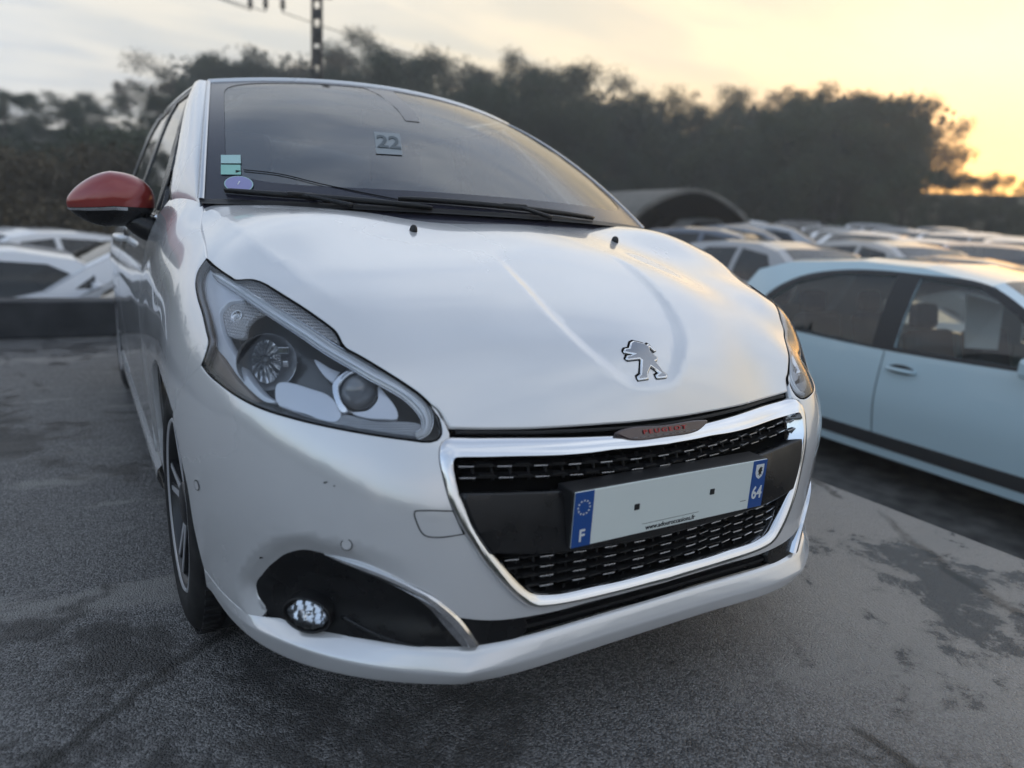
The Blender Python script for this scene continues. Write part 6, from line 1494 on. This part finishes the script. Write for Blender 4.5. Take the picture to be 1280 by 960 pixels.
def tree_mesh(seed, lm, h=8., wid=2.6, dens=2600, low=.12, sparse=False):
    rg = np.random.default_rng(seed)
    tr = MB(); ends = []
    lean = rg.normal(0, .25, 2)
    def trunk_p(t): return np.array([lean[0]*t*t*1.5, lean[1]*t*t*1.5, h*.82*t])
    tr.tube([trunk_p(t) for t in np.linspace(0, 1, 9)], [max(.03, .17*(1-.85*t)) for t in np.linspace(0, 1, 9)], M_bark, 7)
    nl = 16
    for i in range(nl):
        t = low+.10+(.95-low-.10)*(i+rg.random())/nl; p = trunk_p(t); a = rg.random()*6.283
        reach = wid*(.45+.75*rg.random())*(math.sin(math.pi*min(1, (t-low)/(1.12-low)))**.6+.15)
        q = p+np.array([math.cos(a)*reach, math.sin(a)*reach, (.35+.9*rg.random())*reach*.6])
        m_ = (p+q)/2+np.array([0, 0, -.1*reach])
        tr.tube([p, m_, q], [.055*(1.2-t), .035*(1.2-t), .012], M_bark, 5)
        ends.append((q, reach)); ends.append((m_*.4+q*.6+rg.normal(0, .3, 3), reach*.8))
        for _ in range(2):
            q2 = q+rg.normal(0, .45, 3)*[1, 1, .7]+[0, 0, .15]; tr.tube([m_*.35+q*.65, q2], [.018, .007], M_bark, 4); ends.append((q2, reach*.5))
    ends.append((trunk_p(1)+[0, 0, .3], .8))
    per = dens//len(ends); C = []
    for e, r_ in ends:
        sg = (.30 if sparse else .46)*(.6+.5*rg.random())
        k = int(per*(.5+rg.random()))
        C.append(e+np.clip(rg.normal(0, 1, (k, 3)), -1.9, 1.9)*[sg, sg, sg*.75])
    C = np.vstack(C); C = C[C[:, 2] > .25]; n = len(C)
    u = rg.normal(0, 1, (n, 3)); u /= np.linalg.norm(u, axis=1)[:, None]; v = np.cross(u, rg.normal(0, 1, (n, 3))); v /= np.linalg.norm(v, axis=1)[:, None]
    sz = (.032+.048*rg.random(n))[:, None]
    V = np.stack([C-u*sz, C+v*sz*.55, C+u*sz*1.1, C-v*sz*.55], 1).reshape(-1, 3)
    cr = MB(); cr.add(V, [(4*i, 4*i+1, 4*i+2, 4*i+3) for i in range(n)], lm, smooth=False)
    top = np.percentile(V[:, 2], 99.6)
    for q in (tr, cr): q.v = [(a*8/top, b*8/top, c_*8/top) for a, b, c_ in q.v]
    return tr, cr
TP = []
for i, (lm, wd, dn, lo, spz) in enumerate([(0, 2.7, 24000, .05, False), (1, 2.4, 21000, .06, False), (0, 2.1, 21000, .05, False), (2, 2.5, 15000, .10, True), (1, 3.0, 26000, .04, False)]):
    tr, cr = tree_mesh(100+i, M_leafs[lm], 8., wd, dn, lo, spz)
    r = empty('tree', 'x', 'tree'); tr.build('trunk', r); cr.build('crown', r); TP.append(r)
tops = [(-80, 125), (-20, 128), (40, 112), (90, 118), (135, 108), (190, 96), (225, 92), (258, 70), (300, 72), (338, 66), (372, 74), (415, 66), (448, 58), (480, 52), (515, 66), (548, 62), (585, 78), (612, 72), (645, 70), (680, 68), (712, 84), (742, 104), (772, 118), (800, 112), (828, 126), (856, 138), (890, 132), (925, 122), (958, 116), (990, 108), (1022, 106), (1055, 110), (1080, 118), (1104, 134), (1128, 152), (1152, 184), (1180, 206), (1212, 214), (1250, 216), (1290, 220), (1330, 226)]
first = set()
words = ['slender', 'broad', 'ragged', 'thin', 'rounded', 'bushy', 'tall', 'lopsided']
where = lambda px: 'left of the power pole' if px < 350 else 'right behind the power pole' if px < 440 else 'behind the car roof' if px < 760 else 'above the open shed' if px < 930 else 'above the far parked cars' if px < 1130 else 'near the sunset glow'
cnt = {}
def place_tree(px, topy, d, v, back):
    x, y = ray_xy(px, d); z0 = terr(x, y)
    hy = 276+(px-640)*.0651
    hv = Vector((x, y, 0))-CAM_POS; hv.z = 0; F_ = 881.92; q = 480-topy
    ztop = CAM_POS.z+(q*hv.dot(_f)-F_*hv.dot(_u))/(F_*_u.z-q*_f.z)
    s = max(.30, (ztop-z0)/8.0)
    r = TP[v] if v not in first else copy_tree(TP[v]); first.add(v)
    r.location = (x, y, z0-.1); r.scale = (s*random.uniform(.85, 1.05), s*random.uniform(.85, 1.05), s); r.rotation_euler = (0, 0, random.uniform(0, 6.28))
    kd = ['dark green', 'olive', 'deep green', 'sparse russet', 'spreading olive'][v]
    key = (kd, where(px), back); cnt[key] = cnt.get(key, 0)+1
    ordw = ['first', 'second', 'third', 'fourth', 'fifth', 'sixth', 'seventh', 'eighth'][cnt[key]-1]
    r['label'] = f"{ordw} {kd} tree from the left {where(px)}, {'back' if back else 'front'} row"
    r['group'] = 'trees of the wood behind the car park'
random.seed(11)
for i, (px, ty) in enumerate(tops):
    place_tree(px, ty, random.uniform(33, 42), [0, 1, 2, 4, 0, 3][i % 6], True)
for px in range(-60, 1340, 44):
    ty = np.interp(px, [t[0] for t in tops], [t[1] for t in tops])
    place_tree(px+random.uniform(-14, 14), ty+random.uniform(22, 60), random.uniform(27, 32), random.choice([0, 1, 2, 4]), False)
# undergrowth at the foot of the wood and wood that closes the other sides of the lot
def scrub(name, spots, lm, seed, per=260, sz0=.10):
    rg = np.random.default_rng(seed); Vs = []
    for x, y, z, r in spots:
        C = np.array([x, y, z])+np.clip(rg.normal(0, 1, (per, 3)), -1.6, 1.6)*[r*.5, r*.5, r*.38]+[0, 0, r*.45]
        n = len(C); u = rg.normal(0, 1, (n, 3)); u /= np.linalg.norm(u, axis=1)[:, None]; v = np.cross(u, rg.normal(0, 1, (n, 3))); v /= np.linalg.norm(v, axis=1)[:, None]
        sz = (sz0*(.7+rg.random(n))*(r**.5))[:, None]
        Vs.append(np.stack([C-u*sz, C+v*sz*.6, C+u*sz*1.1, C-v*sz*.6], 1).reshape(-1, 3))
    V = np.vstack(Vs); mb = MB(); mb.add(V, [(4*i, 4*i+1, 4*i+2, 4*i+3) for i in range(len(V)//4)], lm, smooth=False); return mb.build(name, kind='stuff')
rg = np.random.default_rng(5); sp = []
for k in range(150):
    px = rg.uniform(-150, 1400); d = rg.uniform(26, 31) if px > 330 else rg.uniform(20, 26); x, y = ray_xy(px, d); sp.append((x, y, terr(x, y)-.1, rg.uniform(.7, 1.4) if px > 330 else rg.uniform(.5, .9)))
scrub('undergrowth', sp, M_leafs[1], 3, 900, .055)
sp = []
for k in range(240):
    px = rg.uniform(250, 1115); d = rg.uniform(40, 47); x, y = ray_xy(px, d); lim = np.interp(px, [0, 690, 860, 1000, 1060, 1190, 1290], [6, 7, 4.6, 6.6, 6.6, 4.4, 2.0]); sp.append((x, y, terr(x, y)+rg.uniform(0, .62)*lim, rg.uniform(1.3, 2.2)))
scrub('far_wood', sp, M_leafs[0], 9, 420, .085)
sp = []
for k in range(110):
    px = rg.uniform(-160, 330); d = rg.uniform(13.5, 19.5); x, y = ray_xy(px, d); sp.append((x, y, terr(x, y), rg.uniform(.3, .7)))
scrub('bracken', sp, M_leafs[2], 4, 500, .05)
sp = []
for k in range(190):
    a = rg.uniform(2.2, 5.9); d = rg.uniform(24, 32); x, y = CAM_POS.x+d*math.sin(a), CAM_POS.y+d*math.cos(a); sp.append((x, y, rg.uniform(-.5, 2.2), rg.uniform(1.6, 2.8)))
scrub('hedge', sp, M_leafs[0], 6, 260, .16)

# ------------------------------------------------------------------ evening haze over the lot
M_haze = bpy.data.materials.new('haze'); M_haze.use_nodes = True
_n = M_haze.node_tree.nodes; _n.clear()
_o = _n.new('ShaderNodeOutputMaterial'); _v = _n.new('ShaderNodeVolumePrincipled'); _v.inputs['Density'].default_value = HAZE; _v.inputs['Color'].default_value = (.90, .93, .95, 1); _v.inputs['Anisotropy'].default_value = .35
M_haze.node_tree.links.new(_v.outputs[0], _o.inputs['Volume'])
mb = MB(); mb.box((CAM_POS.x, CAM_POS.y, 6.5), (250, 250, 24), M_haze); mb.build('haze', kind='stuff')
